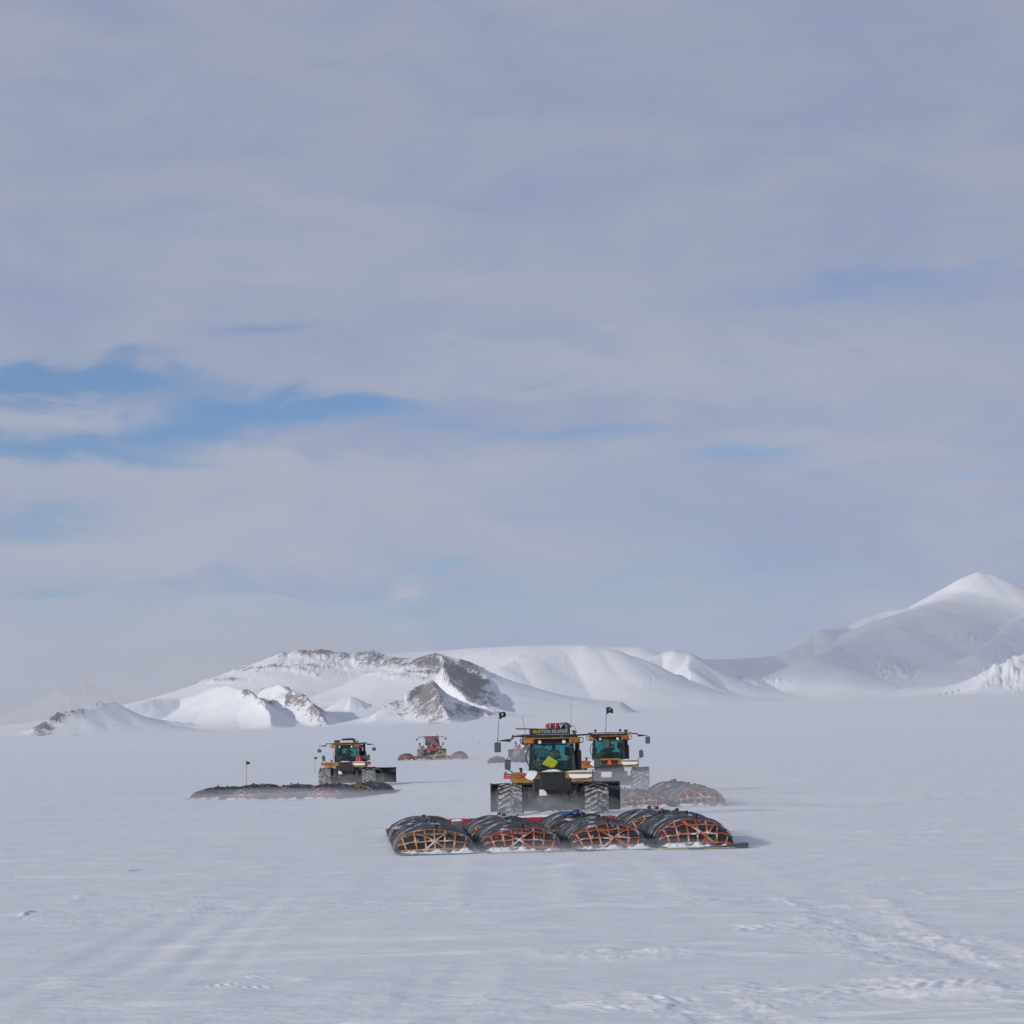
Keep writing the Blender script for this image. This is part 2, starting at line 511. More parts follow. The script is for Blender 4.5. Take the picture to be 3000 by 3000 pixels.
def ground_near(x, y):
    D = np.sqrt(x * x + y * y)
    near = 1 - sstep(170, 420, D)
    # wind-packed waves, elongated with the wind (roughly left to right)
    wx = x * 0.97 + y * 0.25; wy = y * 0.97 - x * 0.25
    z = 0.06 * fbm(wx / 14, wy / 6, 3, 11) + 0.011 * fbm(wx / 2.6, wy / 0.8, 4, 21)
    # long low sastrugi steps
    s = fbm(wx / 7.5, wy / 1.9, 4, 31)
    z += 0.045 * sstep(0.20, 0.40, s)
    # broken, lumpy patches
    pm = sstep(0.12, 0.5, fbm(x / 7, y / 7, 3, 41))
    z += pm * 0.022 * (fbm(x / 0.45, y / 0.45, 4, 51, 0.6)) * (1 - sstep(40, 110, D))
    z += 0.05 * sstep(0.42, 0.75, fbm(wx / 3.0, wy / 1.1, 3, 61)) * (1 - sstep(60, 200, D))
    z *= near
    z += patch_z(x, y) * 0.9
    for pts, w, depth, lug, berm, pitch, lump in BANDS:
        m = w * 4
        sel = (x > min(p.x for p in pts) - m) & (x < max(p.x for p in pts) + m) & (y > min(p.y for p in pts) - m) & (y < max(p.y for p in pts) + m)
        if sel.any():
            z[sel] += _band_z(x[sel], y[sel], pts, w, depth, lug, berm, pitch, lump)
    return z


def _band_z(x, y, pts, w, depth, lug, berm, pitch, lump):
    best = np.full(x.shape, 1e9); sa = np.zeros(x.shape); sd = np.zeros(x.shape)
    L = 0.0
    for a, b in zip(pts[:-1], pts[1:]):
        d = b - a; l = d.length
        t = ((x - a.x) * d.x + (y - a.y) * d.y) / (l * l)
        tc = np.clip(t, 0, 1)
        qx = x - (a.x + tc * d.x); qy = y - (a.y + tc * d.y)
        dd = np.sqrt(qx * qx + qy * qy)
        sg = np.sign(qx * d.y - qy * d.x)
        k = dd < best
        best = np.where(k, dd, best); sa = np.where(k, L + tc * l, sa); sd = np.where(k, sg * dd, sd)
        L += l
    e_ = min(L * 0.4, 6.0)
    endf = sstep(0, e_, sa) * (1 - sstep(L - e_, L, sa))
    wob = 0.75 + 0.5 * fbm(sa / 2.2, sd * 0 + w * 7, 2, 71)
    inn = 1 - sstep(w * 0.6, w * 1.35, best)
    lg = np.sin(2 * PI * (sa + np.abs(sd) * 0.5) / pitch)
    brk = sstep(-0.35, 0.25, fbm(sa / 1.3, sd / 0.5, 3, 81))
    dz = -depth * inn * wob + lug * lg * inn * brk
    dz = dz + berm * np.exp(-((best - w * 1.35) / (0.3 * w + 0.06)) ** 2) * wob
    if lump > 0:
        dz = dz + lump * np.exp(-((best - w) / (0.9 * w)) ** 2) * np.maximum(fbm(x / 0.35, y / 0.5, 3, 91, 0.6), -0.2) * 1.6
    return dz * endf


def ground_z(x, y):
    x = np.atleast_1d(np.asarray(x, float)); y = np.atleast_1d(np.asarray(y, float))
    return float((ground_far(x, y) + 0 * ground_near(x, y))[0])


def grid_mesh(name, X, Y, Z, mat, attrs=None, close_u=False):
    nr, nc = X.shape
    co = np.stack([X, Y, Z], -1).reshape(-1, 3).astype(np.float32)
    idx = np.arange(nr * nc).reshape(nr, nc)
    a = idx[:-1, :-1]; b = idx[:-1, 1:]; c = idx[1:, 1:]; d = idx[1:, :-1]
    fc = np.stack([a, b, c, d], -1).reshape(-1, 4)
    if close_u:
        e = np.stack([idx[:-1, -1], idx[:-1, 0], idx[1:, 0], idx[1:, -1]], -1)
        fc = np.concatenate([fc, e], 0)
    me = bpy.data.meshes.new(name)
    me.vertices.add(len(co)); me.vertices.foreach_set('co', co.ravel())
    me.loops.add(fc.size); me.loops.foreach_set('vertex_index', fc.ravel().astype(np.int32))
    me.polygons.add(len(fc))
    me.polygons.foreach_set('loop_start', np.arange(0, fc.size, 4, dtype=np.int32))
    me.polygons.foreach_set('loop_total', np.full(len(fc), 4, np.int32))
    me.polygons.foreach_set('use_smooth', np.ones(len(fc), bool))
    me.update(calc_edges=True)
    if attrs:
        for k, v in attrs.items():
            at = me.attributes.new(k, 'FLOAT', 'POINT')
            at.data.foreach_set('value', v.ravel().astype(np.float32))
    me.materials.append(mat)
    o = bpy.data.objects.new(name, me); COL.objects.link(o)
    return o


def build_ground():
    # radii: ring spacing follows how finely the surface is seen from eye height
    r = [0.5, 2, 4, 7, 11, 15, 19, 22, 24]
    d = 25.0
    while d < 32000:
        r.append(d)
        d += min(max(0.035, d * d / (F * EYE) * 1.5), d * 0.035)
    r = np.array(r)
    fine = np.arctan((np.arange(-350, 3351, 2.7) - 1500) / F)
    a0, a1 = fine[0], fine[-1]
    coarse = np.linspace(a1, a0 + 2 * PI, 90)[1:-1]
    az = np.concatenate([fine, coarse])
    Rr, A = np.meshgrid(r, az, indexing='ij')
    X = Rr * np.sin(A); Y = Rr * np.cos(A)
    Z = ground_far(X, Y)
    msk = (Rr < 430)
    nr = int(np.argmax(r > 430))
    Z[:nr] += ground_near(X[:nr], Y[:nr])
    m = snow_mat('wind_packed_snow', bump=0.5, bscale=7.0, comb=2.2)
    o = grid_mesh('ground', X, Y, Z, m, close_u=True)
    tag(o, 'flat wind-packed snow plain with tread prints and sastrugi', 'ground', kind='structure')
    print('ground rings', len(r), 'cols', len(az))


build_ground()


# ------------------------------------------------------------------ mountains
WARP = 0.09


def heightfield(name, px0, px1, D0, D1, nx, ny, ridges, mat, rocks=(), noise=(1.0, 300.0), ice=()):
    pxs = np.linspace(px0, px1, nx); Ds = np.linspace(D0, D1, ny)
    DD, PX = np.meshgrid(Ds, pxs, indexing='ij')
    X = (PX - 1500) / F * DD; Y = DD
    G = ground_far(X, Y)
    wx = fbm(X / noise[1], Y / noise[1], 4, 101) * noise[1] * WARP
    wy = fbm(X / noise[1], Y / noise[1], 4, 131) * noise[1] * WARP
    H = np.zeros_like(X)
    for pts, w, p in ridges:
        P = [at_depth(*q) for q in pts]
        zs = [max(q.z - float(ground_far(np.array([q.x]), np.array([q.y]))[0]), 0.5) for q in P]
        if isinstance(w, (int, float)): w = (w, w)
        best = np.zeros_like(X)
        for i in range(len(P) - 1):
            a, b = P[i], P[i + 1]
            dx, dy = b.x - a.x, b.y - a.y
            l2 = dx * dx + dy * dy
            xx = X + wx; yy = Y + wy
            t = np.clip(((xx - a.x) * dx + (yy - a.y) * dy) / l2, 0, 1)
            qx = xx - (a.x + t * dx); qy = yy - (a.y + t * dy)
            dist = np.sqrt(qx * qx + qy * qy)
            zr = zs[i] + (zs[i + 1] - zs[i]) * t
            side = (qx * dy - qy * dx) > 0           # right of the ridge, as walked
            ww = np.where(side, w[1], w[0]) * np.clip(zr / max(zs), 0.25, 1)
            best = np.maximum(best, zr * np.exp(-(dist / ww) ** p))
        H = np.maximum(H, best)
    u = (DD - D0) / (D1 - D0); p_ = (PX - px0) / (px1 - px0)
    H = H * sstep(0, 0.14, u) * (1 - sstep(0.9, 1, u)) * sstep(0, 0.03, p_) * (1 - sstep(0.97, 1, p_))
    nz = fbm(X / noise[1], Y / noise[1], 6, 201, 0.52)
    rg = 1 - np.abs(fbm(X / noise[1] * 1.7, Y / noise[1] * 1.7, 5, 221, 0.55)) * 2
    top = max(H.max(), 1)
    # rock areas, in world space round given points of the slopes
    rock = np.zeros_like(X) - 0.5
    w1 = fbm(X / 90, Y / 90, 4, 401, 0.6); w2 = fbm(X / 90, Y / 90, 4, 431, 0.6)
    w3 = fbm(X / 22, Y / 60, 3, 461, 0.6)
    for (px, py, D, rx, ry, s) in rocks:
        c = at_depth(px, py, D)
        pyy = 2150 - 0.02 * (PX - 1600) - F * (G + H - EYE) / DD
        pxx = PX + 0.02 * (pyy - 1500) + w1 * rx * 0.8
        pyy = pyy + w2 * ry * 0.8
        g_ = np.exp(-((pxx - px) / rx) ** 2 - ((pyy - py) / ry) ** 2) * np.exp(-((DD - D) / 900.0) ** 2)
        rock = np.maximum(rock, -0.5 + (s + 0.5) * g_)
    rock = rock + 0.35 * w3 * sstep(-0.4, 0.0, rock)
    amp = noise[0] * np.clip(H / (0.25 * top), 0, 1)
    rr = np.clip(rock + 0.2, 0, 1)
    rg2 = 1 - np.abs(fbm(X / noise[1] * 5, Y / noise[1] * 5, 5, 241, 0.6)) * 2
    Z = G + H + amp * (nz * (0.35 + 0.9 * rr) + rg * 0.6 * rr + rg2 * 0.55 * rr)
    for (px, py, rx, ry, am) in ice:
        pyy = 2150 - 0.02 * (PX - 1600) - F * (G + H - EYE) / DD
        mk = np.exp(-((PX + 0.02 * (pyy - 1500) - px) / rx) ** 2 - ((pyy - py) / ry) ** 2)
        Z += mk * am * np.abs(fbm(X / 60, Y / 60, 4, 301, 0.6))
    Z = np.where(H < 0.8, G - 3, Z - 3 * (1 - sstep(0.8, 4, H)))
    # slip the rim under the ground sheet
    o = grid_mesh(name, X, Y, Z, mat, {'rock': rock})
    return o


rock_snow = snow_mat('snow_and_rock', rock=True, bump=0.25, bscale=0.05)
far_snow = snow_mat('mountain_snow', rock=False, bump=0.3, bscale=0.03)

ridA = [
    ([(56, 2150, 8100), (110, 2122, 8150), (160, 2090, 8250), (215, 2082, 8300), (270, 2066, 8400), (318, 2053, 8500), (372, 2090, 8650), (460, 2108, 8800), (760, 2140, 8900)], (140, 150), 1.25),
    ([(345, 2072, 9200), (450, 2047, 9300), (540, 2046, 9400), (600, 2030, 9400), (645, 2011, 9300), (682, 2006, 9200), (730, 2030, 9000), (770, 2075, 8800), (800, 2125, 8500)], (190, 190), 1.2),
    ([(740, 2040, 9500), (790, 2015, 9350), (823, 2004, 9250), (870, 2035, 9000), (960, 2128, 8600)], (150, 130), 1.1),
    ([(500, 2052, 10600), (640, 1990, 10800), (760, 1940, 11000), (800, 1922, 11000), (818, 1917, 11000), (840, 1920, 11000), (870, 1913, 11000), (930, 1914, 11000), (1010, 1920, 11000), (1085, 1917, 11000), (1180, 1934, 10900), (1240, 1929, 10600), (1290, 1917, 10300)], (500, 700), 1.25),
    ([(1290, 1917, 10300), (1303, 1955, 9900), (1325, 2000, 9550), (1385, 2045, 9300), (1455, 2088, 9000)], (260, 120), 1.0),
    ([(1290, 1917, 10300), (1335, 1937, 10400), (1400, 1974, 10600), (1500, 2040, 10800), (1600, 2085, 10900), (1690, 2112, 10900)], (420, 250), 1.2),
    ([(1095, 2085, 8600), (1180, 2042, 8700), (1228, 2006, 8800), (1257, 1998, 8800), (1320, 2040, 8800), (1400, 2072, 8700), (1480, 2108, 8500)], (150, 150), 1.05),
    ([(1257, 1998, 8800), (1285, 2060, 8450), (1310, 2115, 8100)], (140, 140), 1.1),
    ([(980, 2070, 9600), (1030, 2041, 9600), (1085, 2078, 9500)], (110, 160), 1.5),
    ([(1460, 2050, 12000), (1535, 2020, 12000), (1590, 2043, 12100), (1680, 2090, 12200)], (200, 220), 1.4),
]
rocksA = [
    (110, 2128, 8200, 60, 30, 1.0), (165, 2095, 8250, 50, 18, 1.0), (215, 2082, 8300, 40, 12, 0.9), (280, 2062, 8400, 40, 10, 0.9), (250, 2152, 8200, 120, 8, 0.3),
    (745, 2025, 9000, 38, 26, 1.0), (780, 2065, 9000, 30, 18, 0.7),
    (860, 2050, 9000, 60, 40, 0.9), (920, 2095, 8800, 50, 36, 1.0),
    (815, 1918, 11000, 30, 14, 0.8), (960, 1925, 11000, 200, 24, 1.0), (740, 1958, 10900, 130, 20, 0.6), (880, 1960, 10900, 150, 22, 0.45), (650, 1995, 10800, 90, 10, 0.55),
    (1100, 1935, 11000, 90, 24, 0.8), (1180, 1945, 10800, 90, 22, 0.8), (1250, 1950, 10300, 70, 46, 1.1), (1180, 1985, 10000, 60, 14, 0.45), (1080, 1970, 10500, 60, 10, 0.4),
    (1345, 1968, 10000, 64, 48, 1.7), (1400, 2015, 9700, 58, 46, 1.6), (1440, 2060, 9400, 30, 26, 0.9), (1240, 1935, 10400, 70, 22, 0.9),  # the heaviest rock areas also paint the peak's shaded right face dark
    (1262, 2045, 8700, 62, 55, 1.25), (1280, 2090, 8500, 140, 36, 0.72), (1390, 2090, 8600, 100, 28, 0.75), (1170, 2070, 8600, 60, 20, 0.7),
]
hA = heightfield('rocky_hills', -80, 1860, 7400, 13200, 900, 330, ridA, rock_snow, rocksA, noise=(14.0, 420.0))
tag(hA, 'low snowy hills with bare brown rock ridges', 'hills', kind='structure')

ridM = [
    ([(950, 1925, 24500), (1250, 1906, 24500), (1400, 1898, 24500), (1560, 1891, 24500), (1660, 1890, 24500), (1830, 1896, 24500), (1900, 1925, 24500)], (1100, 900), 2.0),
    ([(1370, 2010, 14300), (1450, 1955, 14600), (1530, 1918, 14800), (1640, 1896, 15000), (1700, 1890, 15000), (1770, 1898, 15000), (1830, 1918, 15000), (1880, 1955, 15000)], (560, 560), 1.6),
    ([(1840, 1950, 15300), (1900, 1930, 15400), (1945, 1913, 15500), (1982, 1900, 15500), (2012, 1908, 15500), (2026, 1925, 15450), (2018, 1965, 15100)], (430, 330), 1.3),
    ([(2010, 1925, 15700), (2060, 1930, 15800), (2150, 1929, 16400), (2260, 1922, 17000), (2340, 1888, 17200), (2400, 1845, 17400), (2432, 1843, 17500), (2480, 1836, 17800), (2540, 1806, 17900), (2590, 1788, 18000), (2640, 1783, 18000), (2685, 1769, 18000), (2760, 1726, 18200), (2815, 1686, 18300), (2842, 1677, 18300), (2880, 1682, 18300), (2920, 1702, 18350), (2965, 1738, 18400), (3020, 1772, 18500), (3150, 1855, 18700), (3400, 1900, 19000)], (1300, 1250), 1.2),
    ([(2800, 1730, 18100), (2690, 1785, 17500), (2600, 1838, 17000), (2480, 1890, 16500), (2380, 1930, 16000)], (1500, 1500), 1.5),
    ([(3060, 1770, 17800), (2970, 1815, 17200), (2900, 1865, 16800), (2820, 1920, 16300)], (1000, 1000), 1.4),
    ([(3300, 1820, 15000), (3120, 1860, 14700), (3000, 1910, 14500), (2920, 1965, 14300), (2840, 2020, 14000)], (500, 600), 1.2),
]
iceM = [(2620, 1965, 60, 26, 70), (2430, 1905, 40, 14, 40), (2260, 1998, 60, 12, 40), (2950, 1970, 80, 50, 60), (1640, 1950, 160, 30, 4), (1890, 1990, 40, 24, 12), (2850, 1870, 60, 20, 40), (1350, 1925, 200, 25, 10)]
hM = heightfield('snow_mountains', 900, 3500, 12500, 26500, 1000, 420, ridM, far_snow, (), noise=(26.0, 1100.0), ice=iceM)
tag(hM, 'white glaciated mountains rising to a sharp peak', 'mountain', kind='structure')

ridG = [([(60, 2090, 26000), (130, 2055, 26000), (200, 2012, 26000), (243, 1991, 26000), (290, 2022, 26000), (345, 2075, 26000)], (900, 900), 1.1)]
hG = heightfield('far_peak', -150, 520, 23500, 28500, 200, 90, ridG, rock_snow, [(235, 2040, 26000, 100, 60, 0.9)], noise=(60.0, 900.0))
tag(hG, 'faint rocky peak far off in the haze', 'mountain', kind='structure')

# ------------------------------------------------------------------ people
def make_person(loc, rz, label, jacket, hair_mat, group, lean=0.0):
    """seated figure grown as one skin from its joints; faces +Y"""
    J = {}
    V = []; E = []; RD = []

    def j(n, p, r, par=None):
        J[n] = len(V); V.append(Vector(p)); RD.append(r)
        if par: E.append((J[par], J[n]))
    j('pelvis', (0, 0, 0.10), (0.155, 0.12))
    j('waist', (0, 0.00, 0.26), (0.145, 0.11), 'pelvis')
    j('chest', (0, 0.02 + lean * .5, 0.45), (0.175, 0.125), 'waist')
    j('upchest', (0, 0.02 + lean, 0.56), (0.14, 0.10), 'chest')
    j('neck', (0, 0.03 + lean, 0.645), (0.055, 0.058), 'upchest')
    j('jaw', (0, 0.055 + lean, 0.71), (0.068, 0.078), 'neck')
    j('face', (0, 0.045 + lean, 0.78), (0.078, 0.096), 'jaw')
    j('crown', (0, 0.035 + lean, 0.85), (0.062, 0.076), 'face')
    for s, n in ((-1, 'l'), (1, 'r')):
        j('sh' + n, (s * 0.19, 0.02 + lean, 0.555), (0.068, 0.066), 'upchest')
        j('el' + n, (s * 0.25, 0.10 + lean, 0.30), (0.048, 0.048), 'sh' + n)
        j('wr' + n, (s * 0.17, 0.33, 0.33), (0.032, 0.028), 'el' + n)
        j('pa' + n, (s * 0.15, 0.40, 0.345), (0.04, 0.022), 'wr' + n)
        for k in range(4):
            a = (k - 1.5) * 0.02
            L = (0.036, 0.042, 0.04, 0.03)[k]
            j('f%d%s' % (k, n), (s * 0.145 + a, 0.44, 0.355), 0.010 if False else (0.010, 0.010), 'pa' + n)
            j('g%d%s' % (k, n), (s * 0.145 + a, 0.44 + L * .7, 0.335), (0.009, 0.009), 'f%d%s' % (k, n))
            j('h%d%s' % (k, n), (s * 0.145 + a, 0.44 + L * .5, 0.31), (0.008, 0.008), 'g%d%s' % (k, n))
        j('t1' + n, (s * 0.105, 0.395, 0.35), (0.011, 0.011), 'pa' + n)
        j('t2' + n, (s * 0.09, 0.425, 0.335), (0.009, 0.009), 't1' + n)
        j('hip' + n, (s * 0.10, 0.05, 0.075), (0.095, 0.09), 'pelvis')
        j('kn' + n, (s * 0.14, 0.44, 0.09), (0.065, 0.065), 'hip' + n)
        j('an' + n, (s * 0.14, 0.50, -0.32), (0.045, 0.045), 'kn' + n)
        j('toe' + n, (s * 0.15, 0.68, -0.36), (0.045, 0.035), 'an' + n)
    me = bpy.data.meshes.new('person')
    me.from_pydata(V, E, [])
    o = bpy.data.objects.new('person_src', me); COL.objects.link(o)
    sk = o.modifiers.new('skin', 'SKIN'); sk.use_smooth_shade = True
    for i, d in enumerate(me.skin_vertices[0].data):
        d.radius = RD[i]; d.use_root = (i == 0)
    ss = o.modifiers.new('sub', 'SUBSURF'); ss.levels = 1; ss.render_levels = 1
    bpy.context.view_layer.update()
    dg = bpy.context.evaluated_depsgraph_get()
    m2 = bpy.data.meshes.new_from_object(o.evaluated_get(dg))
    bpy.data.objects.remove(o)
    m2.name = 'person'
    bm = bmesh.new(); bm.from_mesh(m2)
    for f in bm.faces:
        c = f.calc_center_median()
        if c.z > 0.655 or (c.y > 0.36 and c.z > 0.25): f.material_index = 1
        elif c.z < 0.16: f.material_index = 2
        else: f.material_index = 0
    # nose, brow hollows and ears drawn out of the skin
    for v in bm.verts:
        x, y, z = v.co
        yy = y - lean
        if abs(x) < 0.018 and yy > 0.11 and 0.745 < z < 0.785: v.co.y += 0.02
        if 0.018 < abs(x) < 0.045 and yy > 0.10 and 0.785 < z < 0.81: v.co.y -= 0.008
        if abs(x) > 0.065 and abs(yy - 0.045) < 0.03 and 0.74 < z < 0.80: v.co.x *= 1.16
    bm.to_mesh(m2); bm.free()
    m2.materials.clear()
    for m in (jacket, M['skin'], M['trousers']): m2.materials.append(m)
    p = bpy.data.objects.new('person', m2); COL.objects.link(p)
    p.location = loc; p.rotation_euler = (0, 0, rz)
    tag(p, label, 'person', group)
    h = MB()
    h.ell((0, 0.03 + lean, 0.825), (0.088, 0.108, 0.075), 14, 8, 1, 0.03)
    h.ell((0, -0.02 + lean, 0.77), (0.078, 0.068, 0.085), 14, 8, 1, 0.03)
    h.build('hair', hair_mat, p, smooth=True)
    for s in (-1, 1):
        e = MB(); e.ell((s * 0.031, 0.133 + lean, 0.792), (0.011, 0.007, 0.007), 8, 6)
        e.build('eye', M['plastic'], p, smooth=True)
    mo = MB(); mo.ell((0, 0.135 + lean, 0.722), (0.022, 0.006, 0.006), 8, 6)
    mo.build('mouth', M['redlens'], p, smooth=True)
    return p


# ------------------------------------------------------------------ tractor
def belt_path():
    """closed loop in (y, z), going up the rear face, forward over the top, down the front, back along the ground"""
    c1 = (0.76, 0.71); r1 = 0.69
    c2 = (3.45, 0.58); r2 = 0.56
    pts = []
    # rear wheel from bottom round the back to the top
    dx, dz = c2[0] - c1[0], c2[1] - c1[1]
    L = math.hypot(dx, dz)
    th = math.atan2(dz, dx); al = math.acos((r1 - r2) / L)
    aT = th + al          # contact angle of top tangent
    n = 20
    a0 = 1.5 * PI; a1 = aT
    for i in range(n + 1):
        a = a0 + (a1 - a0) * i / n
        pts.append((c1[0] + r1 * math.cos(a), c1[1] + r1 * math.sin(a)))
    b1 = -0.5 * PI
    for i in range(n + 1):
        a = a1 + (b1 - a1) * i / n
        pts.append((c2[0] + r2 * math.cos(a), c2[1] + r2 * math.sin(a)))
    return pts


def make_track(parent, cx):
    raw = belt_path() + [belt_path()[0]]
    acc = [0.0]
    for a, b in zip(raw[:-1], raw[1:]): acc.append(acc[-1] + math.hypot(b[0] - a[0], b[1] - a[1]))
    L = acc[-1]

    def P(s, u, h):
        s = s % L
        for i in range(len(acc) - 1):
            if s <= acc[i + 1] + 1e-9: break
        t = (s - acc[i]) / max(1e-9, acc[i + 1] - acc[i])
        y = raw[i][0] + (raw[i + 1][0] - raw[i][0]) * t; z = raw[i][1] + (raw[i + 1][1] - raw[i][1]) * t
        dy = raw[i + 1][0] - raw[i][0]; dz = raw[i + 1][1] - raw[i][1]
        l = math.hypot(dy, dz)
        return (cx + u, y - dz / l * -h if False else y + dz / l * h * (1 if True else 0) * -1, z + dy / l * h)
    # outward normal: path runs rear-bottom -> rear-top (clockwise seen from the right): left normal is outward
    m = MB()
    W = 0.455; T = 0.035
    ns = 96
    vs = []
    for i in range(ns):
        s = L * i / ns
        for (u, h) in ((-W, 0), (W, 0), (W, -T), (-W, -T)):
            vs.append(P(s, u, h))
    fs = []
    for i in range(ns):
        j = (i + 1) % ns
        for k in range(4):
            k2 = (k + 1) % 4
            fs.append((i * 4 + k, i * 4 + k2, j * 4 + k2, j * 4 + k))
    m.cur = 0; m.add(vs, fs)
    m.cur = 1
    pitch = L / 46
    for i in range(46):
        for sd in (-1, 1):
            s0 = i * pitch + (pitch / 2 if sd > 0 else 0)
            vs = []
            K = 4
            for k in range(K + 1):
                u = 0.02 + (W - 0.02) * k / K
                sc = s0 - 0.20 * (k / K)
                for (ds, h) in ((-0.04, -0.003), (-0.03, 0.055), (0.03, 0.055), (0.04, -0.003)):
                    vs.append(P(sc + ds, sd * u, h))
            fs = [(0, 1, 2, 3), (K * 4 + 3, K * 4 + 2, K * 4 + 1, K * 4)]
            for k in range(K):
                for q in range(4):
                    q2 = (q + 1) % 4
                    fs.append((k * 4 + q, k * 4 + q2, k * 4 + 4 + q2, k * 4 + 4 + q))
            m.add(vs, fs)
    o = m.build('track', [M['belt'], M['lug']], parent)
    for nm, c, r in (('drive_wheel', (0.76, 0.71), 0.64), ('idler_wheel', (3.45, 0.58), 0.51)):
        w = MB()
        for sgn in (-1, 1):
            x = cx + sgn * 0.27
            w.tube([(x - 0.1, *c), (x + 0.1, *c)], r, 28)
            w.tube([(x + sgn * 0.1, *c), (x + sgn * 0.15, *c)], [r * 0.62, r * 0.3], 16)
        w.build(nm, M['wheel'] if nm == 'drive_wheel' else M['dark'], o)
    for yy in (1.5, 2.05, 2.6):
        w = MB()
        for sgn in (-1, 1):
            w.tube([(cx + sgn * 0.27 - 0.1, yy, 0.27), (cx + sgn * 0.27 + 0.1, yy, 0.27)], 0.22, 16)
        w.tube([(cx - 0.3, yy, 0.27), (cx + 0.3, yy, 0.27)], 0.06, 8)
        w.build('roller', M['dark'], o)
    return o


def rounded_poly(x0, x1, z0, z1, r, n=5):
    out = []
    for cx, cz, a0 in ((x1 - r, z1 - r, 0), (x0 + r, z1 - r, 90), (x0 + r, z0 + r, 180), (x1 - r, z0 + r, 270)):
        for i in range(n + 1):
            a = R(a0 + 90 * i / n)
            out.append((cx + r * math.cos(a), cz + r * math.sin(a)))
    return out


def snow_blob(x0, x1, y0, y1, z0, h, nx=14, ny=8, seed=1, edge=0.35):
    """low heap of snow with an uneven rim"""
    X, Y = np.meshgrid(np.linspace(0, 1, nx), np.linspace(0, 1, ny), indexing='ij')
    d = np.minimum(np.minimum(X, 1 - X) / edge, np.minimum(Y, 1 - Y) / edge)
    d = np.clip(d, 0, 1) ** 0.6
    hh = h * d * (0.75 + 0.5 * fbm(X * 3 + seed, Y * 3 + seed * 2.7, 3, seed))
    m = MB()
    jx = fbm(X * 5 + seed, Y * 5, 2, seed + 5) * 0.04 * (x1 - x0)
    top = [(x0 + X[i, k] * (x1 - x0) + jx[i, k], y0 + Y[i, k] * (y1 - y0), z0 + max(hh[i, k], 0)) for i in range(nx) for k in range(ny)]
    bot = [(p[0], p[1], z0 - 0.01) for p in top]
    n = nx * ny
    fs = []
    for i in range(nx - 1):
        for k in range(ny - 1):
            a = i * ny + k
            fs.append((a, a + ny, a + ny + 1, a + 1)); fs.append((n + a, n + a + 1, n + a + ny + 1, n + a + ny))
    rim = [i * ny for i in range(nx)] + [(nx - 1) * ny + k for k in range(1, ny)] + [i * ny + ny - 1 for i in range(nx - 2, -1, -1)] + [k for k in range(ny - 2, 0, -1)]
    for a, b in zip(rim, rim[1:] + rim[:1]): fs.append((a, b, n + b, n + a))
    m.add(top + bot, fs)
    return m


def make_flag(parent, base, lean, length, seed, mat_cloth, emblem=True, w=0.27, h=0.27, polemat='black'):
    p1 = (base[0] + lean[0], base[1] + lean[1], base[2] + length)
    mid = tuple((base[i] + p1[i]) / 2 + (0.015 if i == 0 else 0) for i in range(3))
    pole = MB(); pole.tube([base, mid, p1], [0.016, 0.013, 0.009], 6)
    po = pole.build('flag_pole', M[polemat], parent)
    rnd = random.Random(seed)
    nx, nz = 10, 8
    m = MB()
    def S(i, k):
        u = i / nx; v = k / nz
        x = p1[0] + u * w * 0.92 + 0.01
        y = p1[1] + 0.05 * math.sin(u * 7 + seed) * u + 0.02 * math.sin(v * 5 + u * 4)
        z = p1[2] - v * h * (1 - 0.35 * u) - 0.06 * u - 0.03 * math.sin(u * 5 + seed)
        return (x, y, z)
    vs = [S(i, k) for i in range(nx + 1) for k in range(nz + 1)]
    vs2 = [(a, b + 0.004, c) for a, b, c in vs]
    n = len(vs); q = nz + 1
    fs = []
    for i in range(nx):
        for k in range(nz):
            a = i * q + k
            fs.append((a, a + 1, a + q + 1, a + q)); fs.append((n + a, n + a + q, n + a + q + 1, n + a + 1))
    for i in range(nx):
        a = i * q; fs.append((a, a + q, n + a + q, n + a))
        a = i * q + nz; fs.append((a + q, a, n + a, n + a + q))
    for k in range(nz):
        a = k; fs.append((a + 1, a, n + a, n + a + 1))
        a = nx * q + k; fs.append((a, a + 1, n + a + 1, n + a))
    m.add(vs, fs)
    m.add(vs2, []) if False else None
    m = MB(); m.add(vs + vs2, fs)
    fl = m.build('flag', mat_cloth, po, smooth=True)
    if emblem:
        e = MB()
        def T(u, v): return S(u * nx, v * nz)
        def patch(pts):
            f = [Vector(T(*p)) + Vector((0, -0.006, 0)) for p in pts]
            e.add([tuple(x) for x in f], [tuple(range(len(f)))])
        patch([(0.5 + 0.11 * math.cos(a), 0.38 + 0.13 * math.sin(a)) for a in [2 * PI * i / 10 for i in range(10)]])
        patch([(0.44, 0.48), (0.56, 0.48), (0.55, 0.6), (0.45, 0.6)])
        for (a, b) in (((0.28, 0.58), (0.72, 0.86)), ((0.28, 0.86), (0.72, 0.58))):
            dx, dy = b[0] - a[0], b[1] - a[1]; l = math.hypot(dx, dy); nx_, ny_ = -dy / l * 0.03, dx / l * 0.03
            patch([(a[0] + nx_, a[1] + ny_), (b[0] + nx_, b[1] + ny_), (b[0] - nx_, b[1] - ny_), (a[0] - nx_, a[1] - ny_)])
        e.build('emblem', M['letter_w'], fl)
    return po


